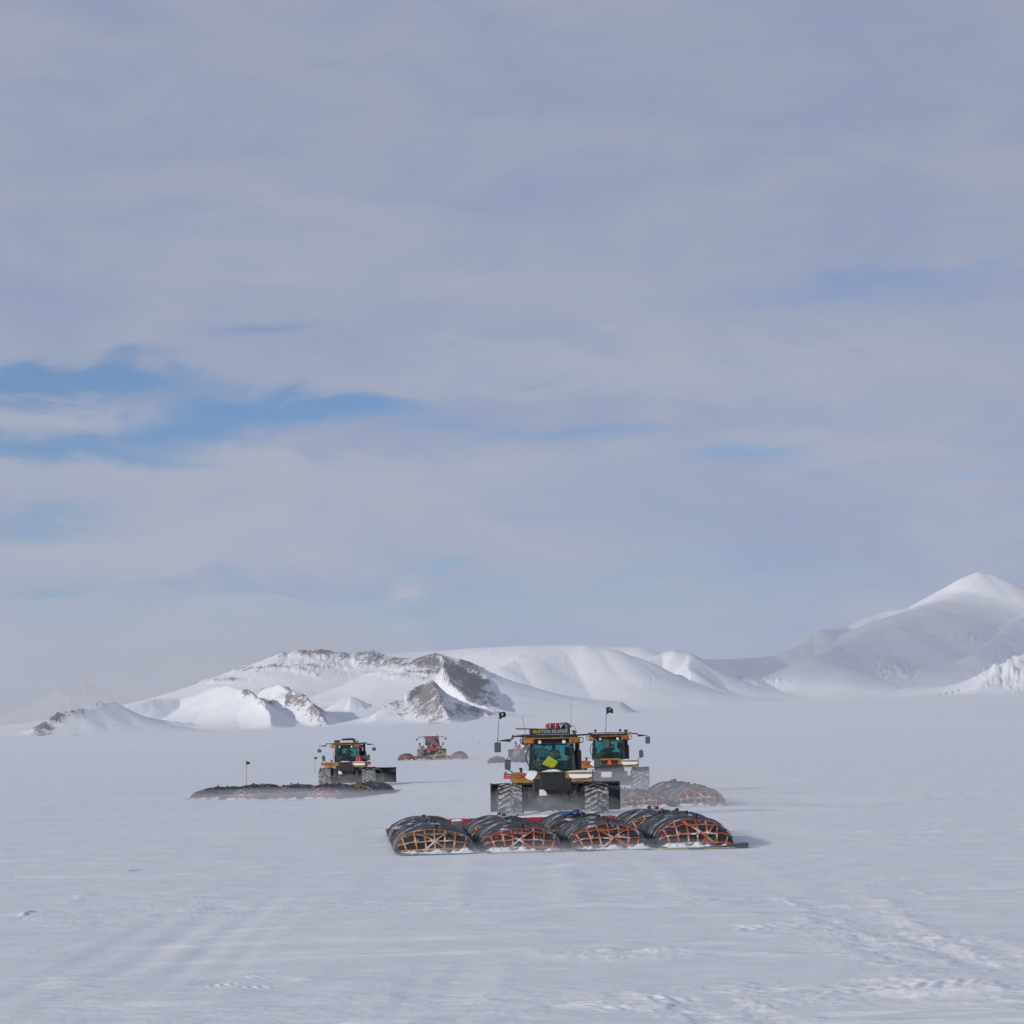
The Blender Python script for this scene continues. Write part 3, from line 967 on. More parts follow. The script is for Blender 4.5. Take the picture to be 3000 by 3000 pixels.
def make_tractor(loc, rz, label, group, o):
    """o: dict of what this one carries"""
    rnd = random.Random(o.get('seed', 1))
    t = empty('tracked_tractor', loc, rz)
    tag(t, label, 'tractor', group)
    far = o.get('far', False)
    make_track(t, -1.65); make_track(t, 1.68)
    # chassis: axle housings, frame, hitch
    c = MB()
    c.box(-0.62, 0.62, 0.10, 5.6, 0.62, 1.35, 0.06)
    c.box(-1.2, 1.2, 0.45, 1.05, 0.55, 1.0, 0.08)
    c.box(-1.2, 1.2, 3.2, 3.7, 0.42, 0.75, 0.06)
    c.box(-0.78, 0.78, -0.05, 0.35, 1.05, 1.62, 0.05)
    c.box(-0.32, 0.32, -0.30, 0.10, 0.48, 0.72, 0.03)
    c.box(-0.95, -0.66, 0.06, 0.5, 0.75, 1.25, 0.04); c.box(0.66, 0.95, 0.06, 0.5, 0.75, 1.25, 0.04)
    c.build('chassis', M['dark'], t)
    h = MB()
    h.box(-0.11, 0.11, -0.62, -0.02, 0.40, 0.50, 0.02)
    h.tube([(0, -0.55, 0.36), (0, -0.55, 0.56)], 0.04, 10)
    h.tube([(-0.35, -0.06, 0.95), (-0.38, -0.32, 0.5)], 0.035, 8); h.tube([(0.35, -0.06, 0.95), (0.38, -0.32, 0.5)], 0.035, 8)
    for x in (-0.5, -0.42, 0.45, 0.53): h.tube([(x, -0.06, 1.2), (x, -0.14, 1.12), (x, -0.12, 0.95)], 0.03, 8)
    h.build('hitch', M['plastic'], t)
    # hood and grille ahead of the cab
    hd = MB()
    hd.hexa([(-0.55, 2.55, 1.35), (0.55, 2.55, 1.35), (0.5, 5.7, 1.30), (-0.5, 5.7, 1.30)], [(-0.5, 2.55, 2.12), (0.5, 2.55, 2.12), (0.42, 5.7, 1.85), (-0.42, 5.7, 1.85)])
    hd.build('hood', M['yellow'], t)
    # rear guard with toothed upper edge
    g = MB()
    g.box(-0.48, 0.46, -0.14, 0.16, 1.22, 1.84, 0.03)
    g.box(-0.73, 0.70, -0.13, 0.14, 1.15, 1.60, 0.02)
    for i in range(21):
        x = -0.47 + 0.92 * i / 20
        g.box(x - 0.012, x + 0.012, -0.155, -0.135, 1.76, 1.87)
    gd = g.build('rear_guard', M['plastic' if not o.get('pale_rear') else 'dark'], t)
    if o.get('guard_snow', True):
        snow_blob(-0.46, 0.42, -0.14, 0.2, 1.845, 0.11, seed=o.get('seed', 1)).build('snow_cap', M['snow'], gd, smooth=True)
    if o.get('pale_rear'):
        p = MB(); p.box(-0.95, 0.62, -0.13, 0.0, 1.60, 1.95, 0.03); p.build('rear_panel', M['yellow'], t)
    if o.get('triangle'):
        tr = MB(); tr.prism([(-0.14, 1.62), (0.14, 1.62), (0.02, 1.93), (-0.02, 1.93)], -0.17, -0.14, 'y')
        tr.build('warning_triangle', M['orange'], t)
        w = MB(); w.box(-0.46, 0.10, -0.20, -0.15, 0.94, 1.24, 0.02); w.build('number_plate', M['white'], t)
    else:
        w = MB(); w.prism([(-0.52, 0.96), (-0.22, 0.96), (-0.26, 1.10), (-0.36, 1.19), (-0.52, 1.19)], -0.20, -0.15, 'y')
        w.build('number_plate', M['white'], t)
        q = MB(); q.box(-0.64, -0.50, -0.125, -0.104, 1.36, 1.40); q.build('maker_plate', M['letter_w'], t)
    # fenders
    for sd in (-1, 1):
        f = MB()
        xa, xb = (-1.62, -0.52) if sd < 0 else (0.50, 1.56)
        pr = rounded_poly(xa, xb, 1.46, 1.85, 0.16)
        f.prism(pr, -0.10, 0.9, 'y')
        f.box(min(xa, xb) + 0.03, max(xa, xb) - 0.03, 0.9, 2.2, 1.60, 1.82, 0.05)
        f.box((xa if sd > 0 else xb) - 0.06, (xa if sd > 0 else xb) + 0.06, -0.08, 0.1, 1.55, 1.86, 0.03)
        fo = f.build('fender', M['yellow'], t)
        if sd < 0 or o.get('both_tail'):
            l = MB()
            xl = -1.42 if sd < 0 else 1.02
            l.box(xl, xl + 0.40, -0.135, -0.09, 1.64, 1.76, 0.03)
            l.build('tail_light', M['redlens'], fo)
            l2 = MB(); l2.box(xl + 0.02, xl + 0.19, -0.15, -0.13, 1.655, 1.745, 0.02); l2.build('turn_lamp', M['amber'], fo)
        if sd < 0 and o.get('left_snow', True):
            b = snow_blob(-1.15, -0.56, -0.16, 0.35, 1.845, 0.10, seed=3)
            b.prism([(-1.06, 1.66), (-0.92, 1.58), (-0.80, 1.55), (-0.70, 1.62), (-0.60, 1.78), (-0.58, 1.87), (-0.95, 1.87), (-1.0, 1.76)], -0.16, -0.09, 'y')
            b.build('snow_cap', M['snow'], fo)
        if sd > 0 and o.get('right_snow', True):
            b = snow_blob(0.54, 1.52, -0.12, 0.5, 1.845, 0.06, seed=4)
            b.prism([(0.66, 1.64), (0.78, 1.595), (1.36, 1.60), (1.52, 1.65), (1.50, 1.745), (0.62, 1.76)], -0.165, -0.10, 'y')
            b.build('snow_cap', M['snow'], fo)
    # marker bars with lamps outside the fenders
    for sd in o.get('markers', (-1,)):
        b = MB(); b.tube([(sd * 1.25, 0.05, 1.80), (sd * 1.87, 0.05, 1.78)], 0.025, 6)
        bo = b.build('marker_bar', M['plastic'], t)
        rr = MB(); rr.box(min(sd * 1.60, sd * 1.88), max(sd * 1.60, sd * 1.88), -0.02, 0.02, 1.62, 1.75, 0.01); rr.build('reflector', M['redref'], bo)
        ll = MB(); ll.box(sd * 1.80 - 0.06, sd * 1.80 + 0.06, -0.02, 0.08, 1.81, 1.90, 0.02); ll.build('marker_lamp', M['amber'], bo)
    # cab frame
    cb = MB()
    y0, y1 = 0.28, 2.45
    cb.box(-0.90, 0.90, y0, y1, 1.60, 1.92, 0.03)          # lower body
    cb.box(-0.92, 0.92, y0 - 0.02, y1, 2.93, 3.12, 0.03)    # header
    def pil(xa, ya, xb, yb, w=0.035):
        cb.hexa([(xa - w, ya - w, 1.9), (xa + w, ya - w, 1.9), (xa + w, ya + w, 1.9), (xa - w, ya + w, 1.9)],
                [(xb - w, yb - w, 2.96), (xb + w, yb - w, 2.96), (xb + w, yb + w, 2.96), (xb - w, yb + w, 2.96)])
    pil(-0.885, y0 + 0.04, -0.80, y0 + 0.04); pil(0.885, y0 + 0.04, 0.79, y0 + 0.04)
    pil(-0.885, y1 - 0.05, -0.80, y1 - 0.15); pil(0.885, y1 - 0.05, 0.80, y1 - 0.15)
    pil(-0.885, 1.35, -0.81, 1.3, 0.03); pil(0.885, 1.35, 0.81, 1.3, 0.03)
    cab = cb.build('cab', M['plastic'], t)
    def pane(nm, q, th):
        m = MB(); q = [Vector(p) for p in q]
        nn = (q[1] - q[0]).cross(q[2] - q[0]).normalized() * th
        m.hexa([tuple(p) for p in q], [tuple(p + nn) for p in q])
        return m.build(nm, M['glass'], cab)
    pane('rear_window', [(-0.845, y0 + 0.03, 1.93), (0.845, y0 + 0.03, 1.93), (0.75, y0 + 0.03, 2.92), (-0.76, y0 + 0.03, 2.92)], 0.006)
    pane('windshield', [(-0.845, y1 - 0.05, 1.93), (0.845, y1 - 0.05, 1.93), (0.76, y1 - 0.15, 2.92), (-0.76, y1 - 0.15, 2.92)], 0.006)
    for s in (-1, 1):
        pane('side_window', [(s * 0.89, y0 + 0.09, 1.93), (s * 0.89, 1.31, 1.93), (s * 0.81, 1.27, 2.92), (s * 0.81, y0 + 0.09, 2.92)], 0.006 * s)
        pane('side_window', [(s * 0.89, 1.39, 1.93), (s * 0.89, y1 - 0.10, 1.93), (s * 0.81, y1 - 0.20, 2.92), (s * 0.81, 1.34, 2.92)], 0.006 * s)
    st = MB()
    st.box(-0.42, 0.20, 0.92, 1.5, 1.95, 2.10, 0.05); st.box(-0.50, 0.06, 0.80, 0.96, 2.0, 2.42, 0.075, seg=4)
    st.box(0.38, 0.62, 1.0, 1.7, 1.92, 2.25, 0.04)
    st.build('seat', M['interior'], cab)
    sw = MB()
    sw.tube([(0.0, 1.95, 1.9), (0, 1.6, 2.33)], 0.04, 8)
    ring = [(0.2 * math.cos(a), 1.62 + 0.1 * math.sin(a), 2.36 + 0.17 * math.sin(a)) for a in [2 * PI * i / 16 for i in range(17)]]
    sw.tube(ring, 0.018, 6); sw.box(-0.5, 0.5, 2.0, 2.35, 1.9, 2.18, 0.05)
    sw.tube([(0.62, 1.9, 1.95), (0.62, 1.85, 2.55)], 0.03, 6); sw.box(0.48, 0.72, 1.80, 1.9, 2.45, 2.8, 0.02)
    sw.box(-0.80, 0.80, 2.28, 2.36, 1.92, 2.26, 0.02); sw.box(-0.80, -0.70, 2.1, 2.36, 1.92, 2.9, 0.03); sw.box(0.66, 0.80, 2.1, 2.36, 1.92, 2.9, 0.03); sw.box(-0.6, 0.6, 0.6, 2.2, 2.86, 2.92, 0.02); sw.box(-0.80, -0.45, 1.1, 1.9, 1.92, 2.25, 0.06)
    sw.build('dashboard', M['interior'], cab)
    wp = MB(); wp.tube([(-0.76, y0 - 0.005, 2.42), (-0.20, y0 - 0.005, 2.93)], 0.013, 5); wp.tube([(-0.5, y0 - 0.012, 2.45), (-0.2, y0 - 0.012, 2.93)], 0.008, 5)
    wp.build('wiper', M['plastic'], cab)
    hn = MB(); hn.tube([(-0.86, 0.42, 2.78), (-0.96, 0.40, 2.66), (-1.02, 0.40, 2.45), (-0.98, 0.40, 2.22), (-0.90, 0.42, 2.10)], 0.022, 6); hn.build('grab_handle', M['plastic'], cab)
    if o.get('placard'):
        pl = MB()
        cx, cz = -0.08, 2.25
        pl.add([], [])
        pl.prism([(cx - 0.32, cz - 0.10), (cx + 0.02, cz - 0.24), (cx + 0.16, cz - 0.22), (cx + 0.30, cz - 0.02), (cx - 0.06, cz + 0.22)], y0 - 0.012, y0 - 0.004, 'y')
        pl.build('placard', M['placard'], cab)
    # roof
    rf = MB()
    rf.box(-1.02, 1.02, 0.05, 2.6, 3.17, 3.28, 0.04)
    rf.cur = 1
    rf.box(-1.12, 1.10, 0.0, 0.18, 3.115, 3.17, 0.02)
    for s in (-1, 1): rf.box(s * 0.88 - 0.21, s * 0.88 + 0.21, -0.04, 0.16, 2.945, 3.115, 0.04)
    roof = rf.build('roof', [M['black'], M['yellow']], t)
    for s in (-1, 1):
        l = MB(); l.box(s * 0.88 - 0.15, s * 0.88 + 0.15, -0.065, -0.03, 2.97, 3.09, 0.015); l.build('turn_signal', M['amber' if s < 0 else 'ambdark'], roof)
        l = MB(); l.tube([(s * 0.47, 0.26, 3.0), (s * 0.47, 0.16, 3.0), (s * 0.47, 0.12, 3.0)], [0.07, 0.085, 0.085], 12); lo = l.build('work_light', M['plastic'], roof)
        l = MB(); l.tube([(s * 0.47, 0.118, 3.0), (s * 0.47, 0.105, 3.0)], [0.075, 0.06], 12); l.build('lens', M['lamp'], lo) if False else l.build('work_light_lens', M['lamp'], roof)
        b = MB(); b.tube([(s * 1.06, 0.1, 3.16), (s * 1.22, 0.1, 3.12), (s * 1.2, 0.15, 2.98), (s * 0.92, 0.28, 2.90)], 0.018, 6); b.build('roof_bracket', M['plastic'], roof)
    if o.get('rails'):
        b = MB()
        b.tube([(-1.1, 0.3, 3.33), (1.25, 0.3, 3.33)], 0.03, 6); b.tube([(-1.1, 1.6, 3.33), (1.25, 1.6, 3.33)], 0.03, 6)
        for x in (-1.0, 0, 0.95):
            b.tube([(x, 0.3, 3.33), (x, 1.6, 3.33)], 0.022, 6)
            b.tube([(x, 0.3, 3.27), (x, 0.3, 3.33)], 0.025, 6); b.tube([(x, 1.6, 3.27), (x, 1.6, 3.33)], 0.025, 6)
        b.build('roof_rail', M['yellow'], roof)
        for x in (-0.72, 0.62):
            b = MB(); b.tube([(x, 0.35, 3.33), (x, 0.35, 3.42)], 0.03, 8); b.ell((x, 0.35, 3.46), (0.075, 0.075, 0.06), 10, 6); b.build('roof_lamp', M['plastic'], roof)
    # sign board
    if o.get('sign'):
        b = MB(); b.box(-0.86, 0.74, 0.06, 0.10, 3.29, 3.52, 0.015); b.box(-0.86, -0.82, 0.10, 0.9, 3.29, 3.50); b.box(0.70, 0.74, 0.10, 0.9, 3.29, 3.50)
        bo = b.build('sign_board', M['board'], t)
        e = MB(); e.box(0.715, 0.755, 0.045, 0.06, 3.30, 3.54); e.box(0.58, 0.595, 0.05, 0.058, 3.34, 3.52); e.build('sign_edge', M['white'], bo)
        t1, (a0, a1) = text_mesh('BUR', 0.175, M['letter_y'], bo, (-0.72, 0.056, 3.345), 'lettering', 0.15)
        t2, (b0, b1) = text_mesh('TON ISLAND', 0.175, M['letter_w'], bo, (0, 0.056, 3.345), 'lettering', 0.15)
        sx = 1.27 / ((a1 - a0) + (b1 - b0) + 0.03)
        t1.scale = (sx, 1, 1); t2.scale = (sx, 1, 1)
        t2.location.x = -0.72 + ((a1) + 0.03 - b0) * sx
        sn = snow_blob(-0.55, -0.1, 0.12, 0.5, 3.5, 0.08, seed=9); sn.build('snow_cap', M['snow'], bo, smooth=True)
        b = MB(); b.tube([(-1.38, 0.3, 3.53), (-0.2, 0.5, 3.49)], 0.028, 6); b.build('roof_pole', M['rod'], t)
    if o.get('panel'):
        b = MB(); b.box(-0.86, 0.80, 0.06, 0.12, 3.30, 3.50, 0.02); bo = b.build('sign_board', M['board'], t)
        b = MB(); b.box(-0.40, 0.60, 0.035, 0.06, 3.32, 3.47, 0.012); b.build('cream_panel', M['cream'], bo)
        b = MB()
        for i in range(9):
            b.ell((-0.25 + i * 0.1, 0.5 + rnd.uniform(-.2, .2), 3.53 + rnd.uniform(0, .03)), (0.11, 0.2, 0.06 + rnd.uniform(0, .04)), 8, 6, 1, 0.1)
        b.build('roof_load', M['tarp'], t, smooth=True)
    if o.get('beacon', True):
        b = MB(); b.tube([(0.88, 0.3, 3.27), (0.88, 0.3, 3.33), (0.88, 0.3, 3.34), (0.88, 0.3, 3.43)], [0.05, 0.05, 0.09, 0.085], 12); b.build('beacon', M['boxy'], roof)
        b = MB(); b.tube([(0.70, 0.35, 3.28), (0.72, 0.35, 3.55), (0.84, 0.35, 3.62), (0.92, 0.35, 3.48)], 0.01, 5); b.build('cable', M['plastic'], roof)
    for (bx, top, ln, r) in o.get('antennas', ()):
        b = MB(); b.tube([(bx, 0.4, 3.27), (bx + ln * 0.5, 0.4, 3.27 + top * 0.5), (bx + ln, 0.4, 3.27 + top)], [r, r * 0.8, r * 0.6], 5); b.build('antenna', M['plastic'], roof)
    # exhaust stack and muffler on the right
    b = MB()
    eh = o.get('exhaust', 3.0)
    b.tube([(0.98, 2.4, 1.7), (0.98, 2.4, 2.62)], 0.16, 16); b.tube([(0.98, 2.4, 2.62), (0.98, 2.4, 2.66)], [0.16, 0.1], 16)
    b.tube([(0.98, 2.4, 2.66), (0.98, 2.4, eh)], 0.095, 12)
    b.build('exhaust', M['black'], t)
    # air cleaner on the left of the hood
    b = MB(); b.tube([(-0.75, 2.9, 1.9), (-0.75, 2.9, 2.35)], 0.12, 12); b.ell((-0.75, 2.9, 2.4), (0.16, 0.16, 0.08), 12, 6); b.build('air_intake', M['black'], t)
    for x in (-1.22, -0.95):
        b = MB(); b.tube([(x, 0.8, 1.82), (x, 0.8, 1.95)], 0.045, 8); b.box(x - 0.08, x + 0.06, 0.74, 0.86, 1.95, 2.02, 0.02); b.build('valve', M['plastic'], t) if x < -1 else None
    # mirrors: upper pair on long stepped arms, lower pair on posts
    msz = o.get('mirror', (0.125, 0.19))
    armm = M['plastic']
    for s in o.get('upper', (-1, 1)):
        az = 0.06 if s > 0 else 0.0
        mx = s * 2.10
        a = MB()
        a.tube([(s * 0.95, 0.5, 3.24), (s * 1.52, 0.5, 3.24 + az * .3)], 0.035, 6)
        a.tube([(s * 1.52, 0.5, 3.30), (s * 1.52, 0.5, 3.22), (s * 1.60, 0.5, 3.09 + az), (s * 1.64, 0.5, 3.07 + az)], 0.03, 6)
        a.tube([(s * 1.60, 0.5, 3.08 + az), (s * 1.72, 0.5, 3.09 + az), (s * 2.0, 0.5, 3.08 + az)], [0.06, 0.05, 0.022], 8)
        drop = o.get('drop', 0.02)
        a.tube([(s * 1.98, 0.5, 3.08 + az), (mx, 0.5, 3.08 + az), (mx, 0.5, 3.02 + az - drop)], 0.013, 5)
        top = 3.04 + az - drop
        a.cur = 0
        a.box(mx - msz[0], mx + msz[0], 0.46, 0.55, top - 2 * msz[1], top, 0.04)
        ao = a.build('mirror', armm, t)
        g_ = MB(); g_.box(mx - msz[0] + 0.022, mx + msz[0] - 0.022, 0.451, 0.458, top - 2 * msz[1] + 0.025, top - 0.025, 0.003)
        g_.build('mirror_glass', M['mirror'], ao)
    for s in o.get('lower', (-1, 1)):
        a = MB()
        x0_ = s * 1.60
        mx = s * 1.72
        zt = 2.34
        a.tube([(x0_ * 0.97, 0.2, 1.45), (x0_ * 0.97, 0.2, 1.88), (mx, 0.2, 1.98), (mx, 0.2, zt + 0.08)], 0.025, 6)
        a.box(mx - 0.115, mx + 0.115, 0.15, 0.26, zt - 0.37, zt, 0.04)
        ao = a.build('mirror', armm, t)
        g_ = MB(); g_.box(mx - 0.092, mx + 0.092, 0.141, 0.148, zt - 0.345, zt - 0.025, 0.003); g_.build('mirror_glass', M['mirror'], ao)
    # dozer blade at the front
    if o.get('blade', True):
        bx0, bx1 = o.get('blade_x', (-2.68, 2.75))
        by = 6.9
        b = MB()
        prof = []
        for i in range(7):
            a = R(-38 + 76 * i / 6)
            prof.append((by + 0.75 * (1 - math.cos(a)) * 1.0, 0.74 + 0.95 * math.sin(a)))
        back = [(p[0] + -0.05, p[1]) for p in reversed(prof)]
        b.prism(prof + back, bx0, bx1, 'x')
        b.box(bx0, bx1, by - 0.14, by + 0.06, 1.24, 1.32, 0.02)
        b.box(bx0, bx1, by - 0.12, by + 0.08, 0.34, 0.42, 0.02)
        for x in np.linspace(bx0 + 0.04, bx1 - 0.04, 7): b.box(x - 0.03, x + 0.03, by - 0.13, by + 0.02, 0.42, 1.24)
        b.tube([(-0.45, 5.5, 0.75), (-0.45, by - 0.05, 0.65)], 0.09, 8); b.tube([(0.45, 5.5, 0.75), (0.45, by - 0.05, 0.65)], 0.09, 8)
        bo = b.build('dozer_blade', M['steel'], t)
        snow_blob(bx0 + 0.1, bx0 + 0.75, by - 0.12, by + 0.05, 1.32, 0.05, seed=5).build('snow_cap', M['snow'], bo, smooth=True)
    # folded loader crane on the back
    if o.get('crane'):
        b = MB(); b.box(-0.7, 0.9, -0.75, 0.0, 1.15, 1.65, 0.05); b.box(-0.95, 1.15, -0.6, -0.2, 1.35, 1.6, 0.04); b.tube([(0.1, -0.4, 1.6), (0.1, -0.4, 2.15)], 0.2, 12); co = b.build('crane', M['crane'], t)
        b = MB()
        b.hexa([(1.05, -0.5, 1.70), (1.35, -0.5, 1.86), (1.35, -0.22, 1.86), (1.05, -0.22, 1.70)], [(-0.28, -0.5, 2.95), (-0.05, -0.5, 3.22), (-0.05, -0.22, 3.22), (-0.28, -0.22, 2.95)])
        b.hexa([(-0.45, -0.52, 3.0), (-0.1, -0.52, 3.25), (-0.1, -0.2, 3.25), (-0.45, -0.2, 3.0)], [(-0.05, -0.52, 2.0), (0.25, -0.52, 2.1), (0.25, -0.2, 2.1), (-0.05, -0.2, 2.0)])
        b.build('crane_boom', M['crane'], co)
        b = MB(); b.tube([(0.95, -0.58, 1.75), (0.1, -0.58, 2.35)], 0.07, 8); b.tube([(0.1, -0.58, 2.35), (-0.2, -0.58, 2.6)], 0.04, 8); b.build('crane_cylinder', M['grey'], co)
        b = MB(); b.box(0.98, 1.2, -0.62, -0.2, 1.75, 2.45, 0.04); b.tube([(1.1, -0.4, 2.4), (0.75, -0.4, 3.0)], 0.05, 6); b.build('crane_hook', M['plastic'], co)
    for f in o.get('flags', ()):
        make_flag(t, *f)
    return t


def gz(x, y): return ground_z(x, y)


def lp(root, x, y, z):
    """point in a thing's own frame to world"""
    c, s = math.cos(root.rotation_euler.z), math.sin(root.rotation_euler.z)
    return (root.location.x + c * x - s * y, root.location.y + s * x + c * y, root.location.z + z)


def place(px, D, dz=0.0):
    x = at_depth(px, 2150 + F * 1.8 / D, D).x
    return (x, D, gz(x, D) + dz)


GT = 'tracked tractors towing fuel sleds'
GP = 'people driving the tractors'
T1 = make_tractor(place(1619, 95), R(-1.2), 'nearest tracked tractor with lettered roof board and lime placard in its window', GT, dict(
    seed=1, placard=True, sign=True, antennas=[(-1.0, 0.75, -0.12, 0.009), (0.76, 1.35, 0.02, 0.007)], blade_x=(-2.62, 2.72),
    flags=[((-2.10, 0.5, 3.06), (0.08, 0, 0), 1.15, 1, M['flag'], True), ((2.06, 0.5, 3.08), (0.07, 0, 0), 1.22, 2.4, M['flag'], True)]))
T2 = make_tractor(place(1786, 133), R(-1.0), 'tracked tractor with orange warning triangle and yellow roof rails, behind the nearest one', GT, dict(
    seed=2, pale_rear=True, triangle=True, rails=True, exhaust=3.48, beacon=False, markers=(-1,), blade=False, guard_snow=False, upper=(1,)))
T3 = make_tractor(place(1012, 186), R(-7.5), 'tracked tractor on the left with a red bag on its fender', GT, dict(
    seed=3, panel=True, markers=(-1, 1), mirror=(0.15, 0.12), drop=0.2, left_snow=False, exhaust=3.3, blade_x=(-2.5, 2.6)))
T4 = make_tractor(place(1264, 362), R(1.5), 'small far tracked tractor carrying a red folded crane on its back', GT, dict(
    seed=4, crane=True, mirror=(0.15, 0.12), drop=0.1, blade_x=(-2.1, 2.1), far=True))
T5 = make_tractor(place(1549, 327), R(0), 'far tracked tractor mostly hidden behind the nearest tractor', GT, dict(
    seed=5, far=True, blade_x=(-2.75, 2.6)))

make_person(lp(T1, 0.06, 1.15, 2.06), T1.rotation_euler.z, 'person in tan jacket driving the nearest tractor, turned slightly left', M['tan'], M['hair'], GP, 0.02)
make_person(lp(T2, 0.03, 1.12, 2.10), T2.rotation_euler.z, 'person in dark jacket sitting in the cab of the tractor with the warning triangle', M['navy'], M['flag'], GP)
make_person(lp(T3, 0.03, 1.12, 2.10), T3.rotation_euler.z, 'person in dark clothes sitting in the cab of the left tractor', M['navy'], M['hair'], GP)


def make_bag(loc, rz, label, mat, size, straps=True, seed=1):
    rn = random.Random(seed)
    random.seed(seed)
    m = MB()
    m.ell((0, 0, size[2]), size, 20, 12, 0.55, 0.02)
    o = m.build('duffel_bag', mat, None, smooth=True)
    o.location = loc; o.rotation_euler = (0, 0, rz)
    tag(o, label, 'bag')
    if straps:
        for u in (-0.45, 0.2):
            s = MB()
            pts = []
            for i in range(17):
                a = PI * i / 16
                ca, sa = math.cos(a), math.sin(a)
                pts.append((size[0] * u, -math.copysign(abs(ca) ** 0.55, ca) * (size[1] + 0.012), size[2] * (1 + sa ** 0.55) + 0.012 if sa > 0 else size[2]))
            s.tube([(pts[0][0], pts[0][1], 0.01)] + pts + [(pts[-1][0], pts[-1][1], 0.01)], 0.016, 6)
            s.build('strap', M['letter_w'], o)
    return o


make_bag(lp(T1, 0.10, 0.36, 3.46), T1.rotation_euler.z, 'dark red duffel bag strapped on the roof of the nearest tractor', M['bag'], (0.33, 0.2, 0.13))
kb = MB()
random.seed(5)
for i in range(7):
    kb.ell((random.uniform(-.15, .15), random.uniform(-.1, .12), 0.08 + random.uniform(0, .1)), (0.14, 0.13, 0.08 + random.uniform(0, .04)), 10, 7, 0.8, 0.06)
ko = kb.build('kit_bundle', M['tarp'], None, smooth=True); ko.location = lp(T1, 0.52, 0.36, 3.46)
tag(ko, 'navy and white bundle of kit beside the red duffel on the roof', 'kit bundle')
kc = MB(); kc.tube([(-0.2, -0.2, 0.02), (-0.1, -0.22, 0.2), (0.05, -0.1, 0.27), (0.2, 0.1, 0.2), (0.24, 0.2, 0.02)], 0.014, 6); kc.build('strap', M['letter_w'], ko)
b3 = make_bag(lp(T3, 1.02, 0.25, 1.86), T3.rotation_euler.z, 'dark red bag lying on the right fender of the left tractor', M['bag'], (0.30, 0.22, 0.2), True, 4)
kb = MB()
for i in range(5):
    kb.ell((random.uniform(-.15, .15), random.uniform(-.1, .1), 0.2 + random.uniform(0, .1)), (0.18, 0.15, 0.16), 10, 7, 0.8, 0.06)
ko = kb.build('kit_bundle', M['tarp'], None, smooth=True); ko.location = lp(T3, 1.42, 0.35, 1.86)
tag(ko, 'grey tarp bundle behind the red bag on the left tractor fender', 'kit bundle')


# ------------------------------------------------------------------ fuel bladders on sleds
BL, BW, BH, BR = 6.7, 1.13, 0.70, 2.0
BS = [0.0]


def bl_pt(th, yv, off=0.0):
    """th 0..pi across (left to right over the top); yv along: 0 = rear foot, 1 = start of the straight body, 2 = end of it, 3 = front foot"""
    def prof(v):
        if v <= 1:
            ps = v * PI / 2; y = -BL / 2 + BR * (1 - max(math.cos(ps), 0) ** 0.91); h = max(math.sin(ps), 0) ** 0.66
        elif v < 2:
            y = -BL / 2 + BR + (v - 1) * (BL - 2 * BR); h = 1.0
        else:
            ps = (3 - v) * PI / 2; y = BL / 2 - BR * (1 - max(math.cos(ps), 0) ** 0.91); h = max(math.sin(ps), 0) ** 0.66
        return y, h
    y, h = prof(yv)
    w = BW * (0.83 + 0.17 * h)
    c, s = math.cos(th), math.sin(th)
    x = -math.copysign(abs(c) ** 0.92, c) * w
    z = BH * h * max(s, 0) ** 0.92 + 0.02
    z += (0.030 * math.sin(y * 1.9 + x * 1.3 + BS[0]) + 0.018 * math.sin(y * 4.3 - x * 2.9 + BS[0] * 2.3) + 0.012 * math.sin(x * 7.5 + y * 3.1 + BS[0] * 1.7)) * h * max(s, 0)
    x += 0.05 * math.sin(BS[0] * 1.3 + y * 0.8) * h * max(s, 0) ** 2
    return Vector((x, y, z))


def bl_off(th, yv, off):
    p = bl_pt(th, yv)
    e = 0.02
    a = bl_pt(min(th + e, PI), yv) - bl_pt(max(th - e, 0), yv)
    b = bl_pt(th, min(yv + e, 3)) - bl_pt(th, max(yv - e, 0))
    n = a.cross(b)
    if n.length < 1e-9: n = Vector((0, 0, 1))
    n.normalize()
    if n.z < -0.05: n = -n
    return p + n * off, n


def ribbon(m, path, width, off=0.018, th=0.008):
    """strap lying on the bladder; path = list of (th, yv)"""
    P = []; Nn = []
    for q in path:
        p, n = bl_off(q[0], q[1], off); P.append(p); Nn.append(n)
    vs = []
    for i, p in enumerate(P):
        t = (P[min(i + 1, len(P) - 1)] - P[max(i - 1, 0)]).normalized()
        w = t.cross(Nn[i]).normalized() * (width / 2)
        u = Nn[i] * th
        vs += [p - w - u, p + w - u, p + w + u, p - w + u]
    fs = [(0, 1, 2, 3)]
    for i in range(len(P) - 1):
        for k in range(4):
            k2 = (k + 1) % 4
            fs.append((i * 4 + k, i * 4 + k2, i * 4 + 4 + k2, i * 4 + 4 + k))
    o = (len(P) - 1) * 4
    fs.append((o + 3, o + 2, o + 1, o))
    m.add([tuple(v) for v in vs], fs)


def seg(a, b, n=8):
    return [(a[0] + (b[0] - a[0]) * i / n, a[1] + (b[1] - a[1]) * i / n) for i in range(n + 1)]


def th_of_x(u):
    """angle whose x is the fraction u of the half width"""
    return math.acos(max(-1, min(1, -math.copysign(abs(u) ** (1 / 0.92), u))))


BCOUNT = [0]


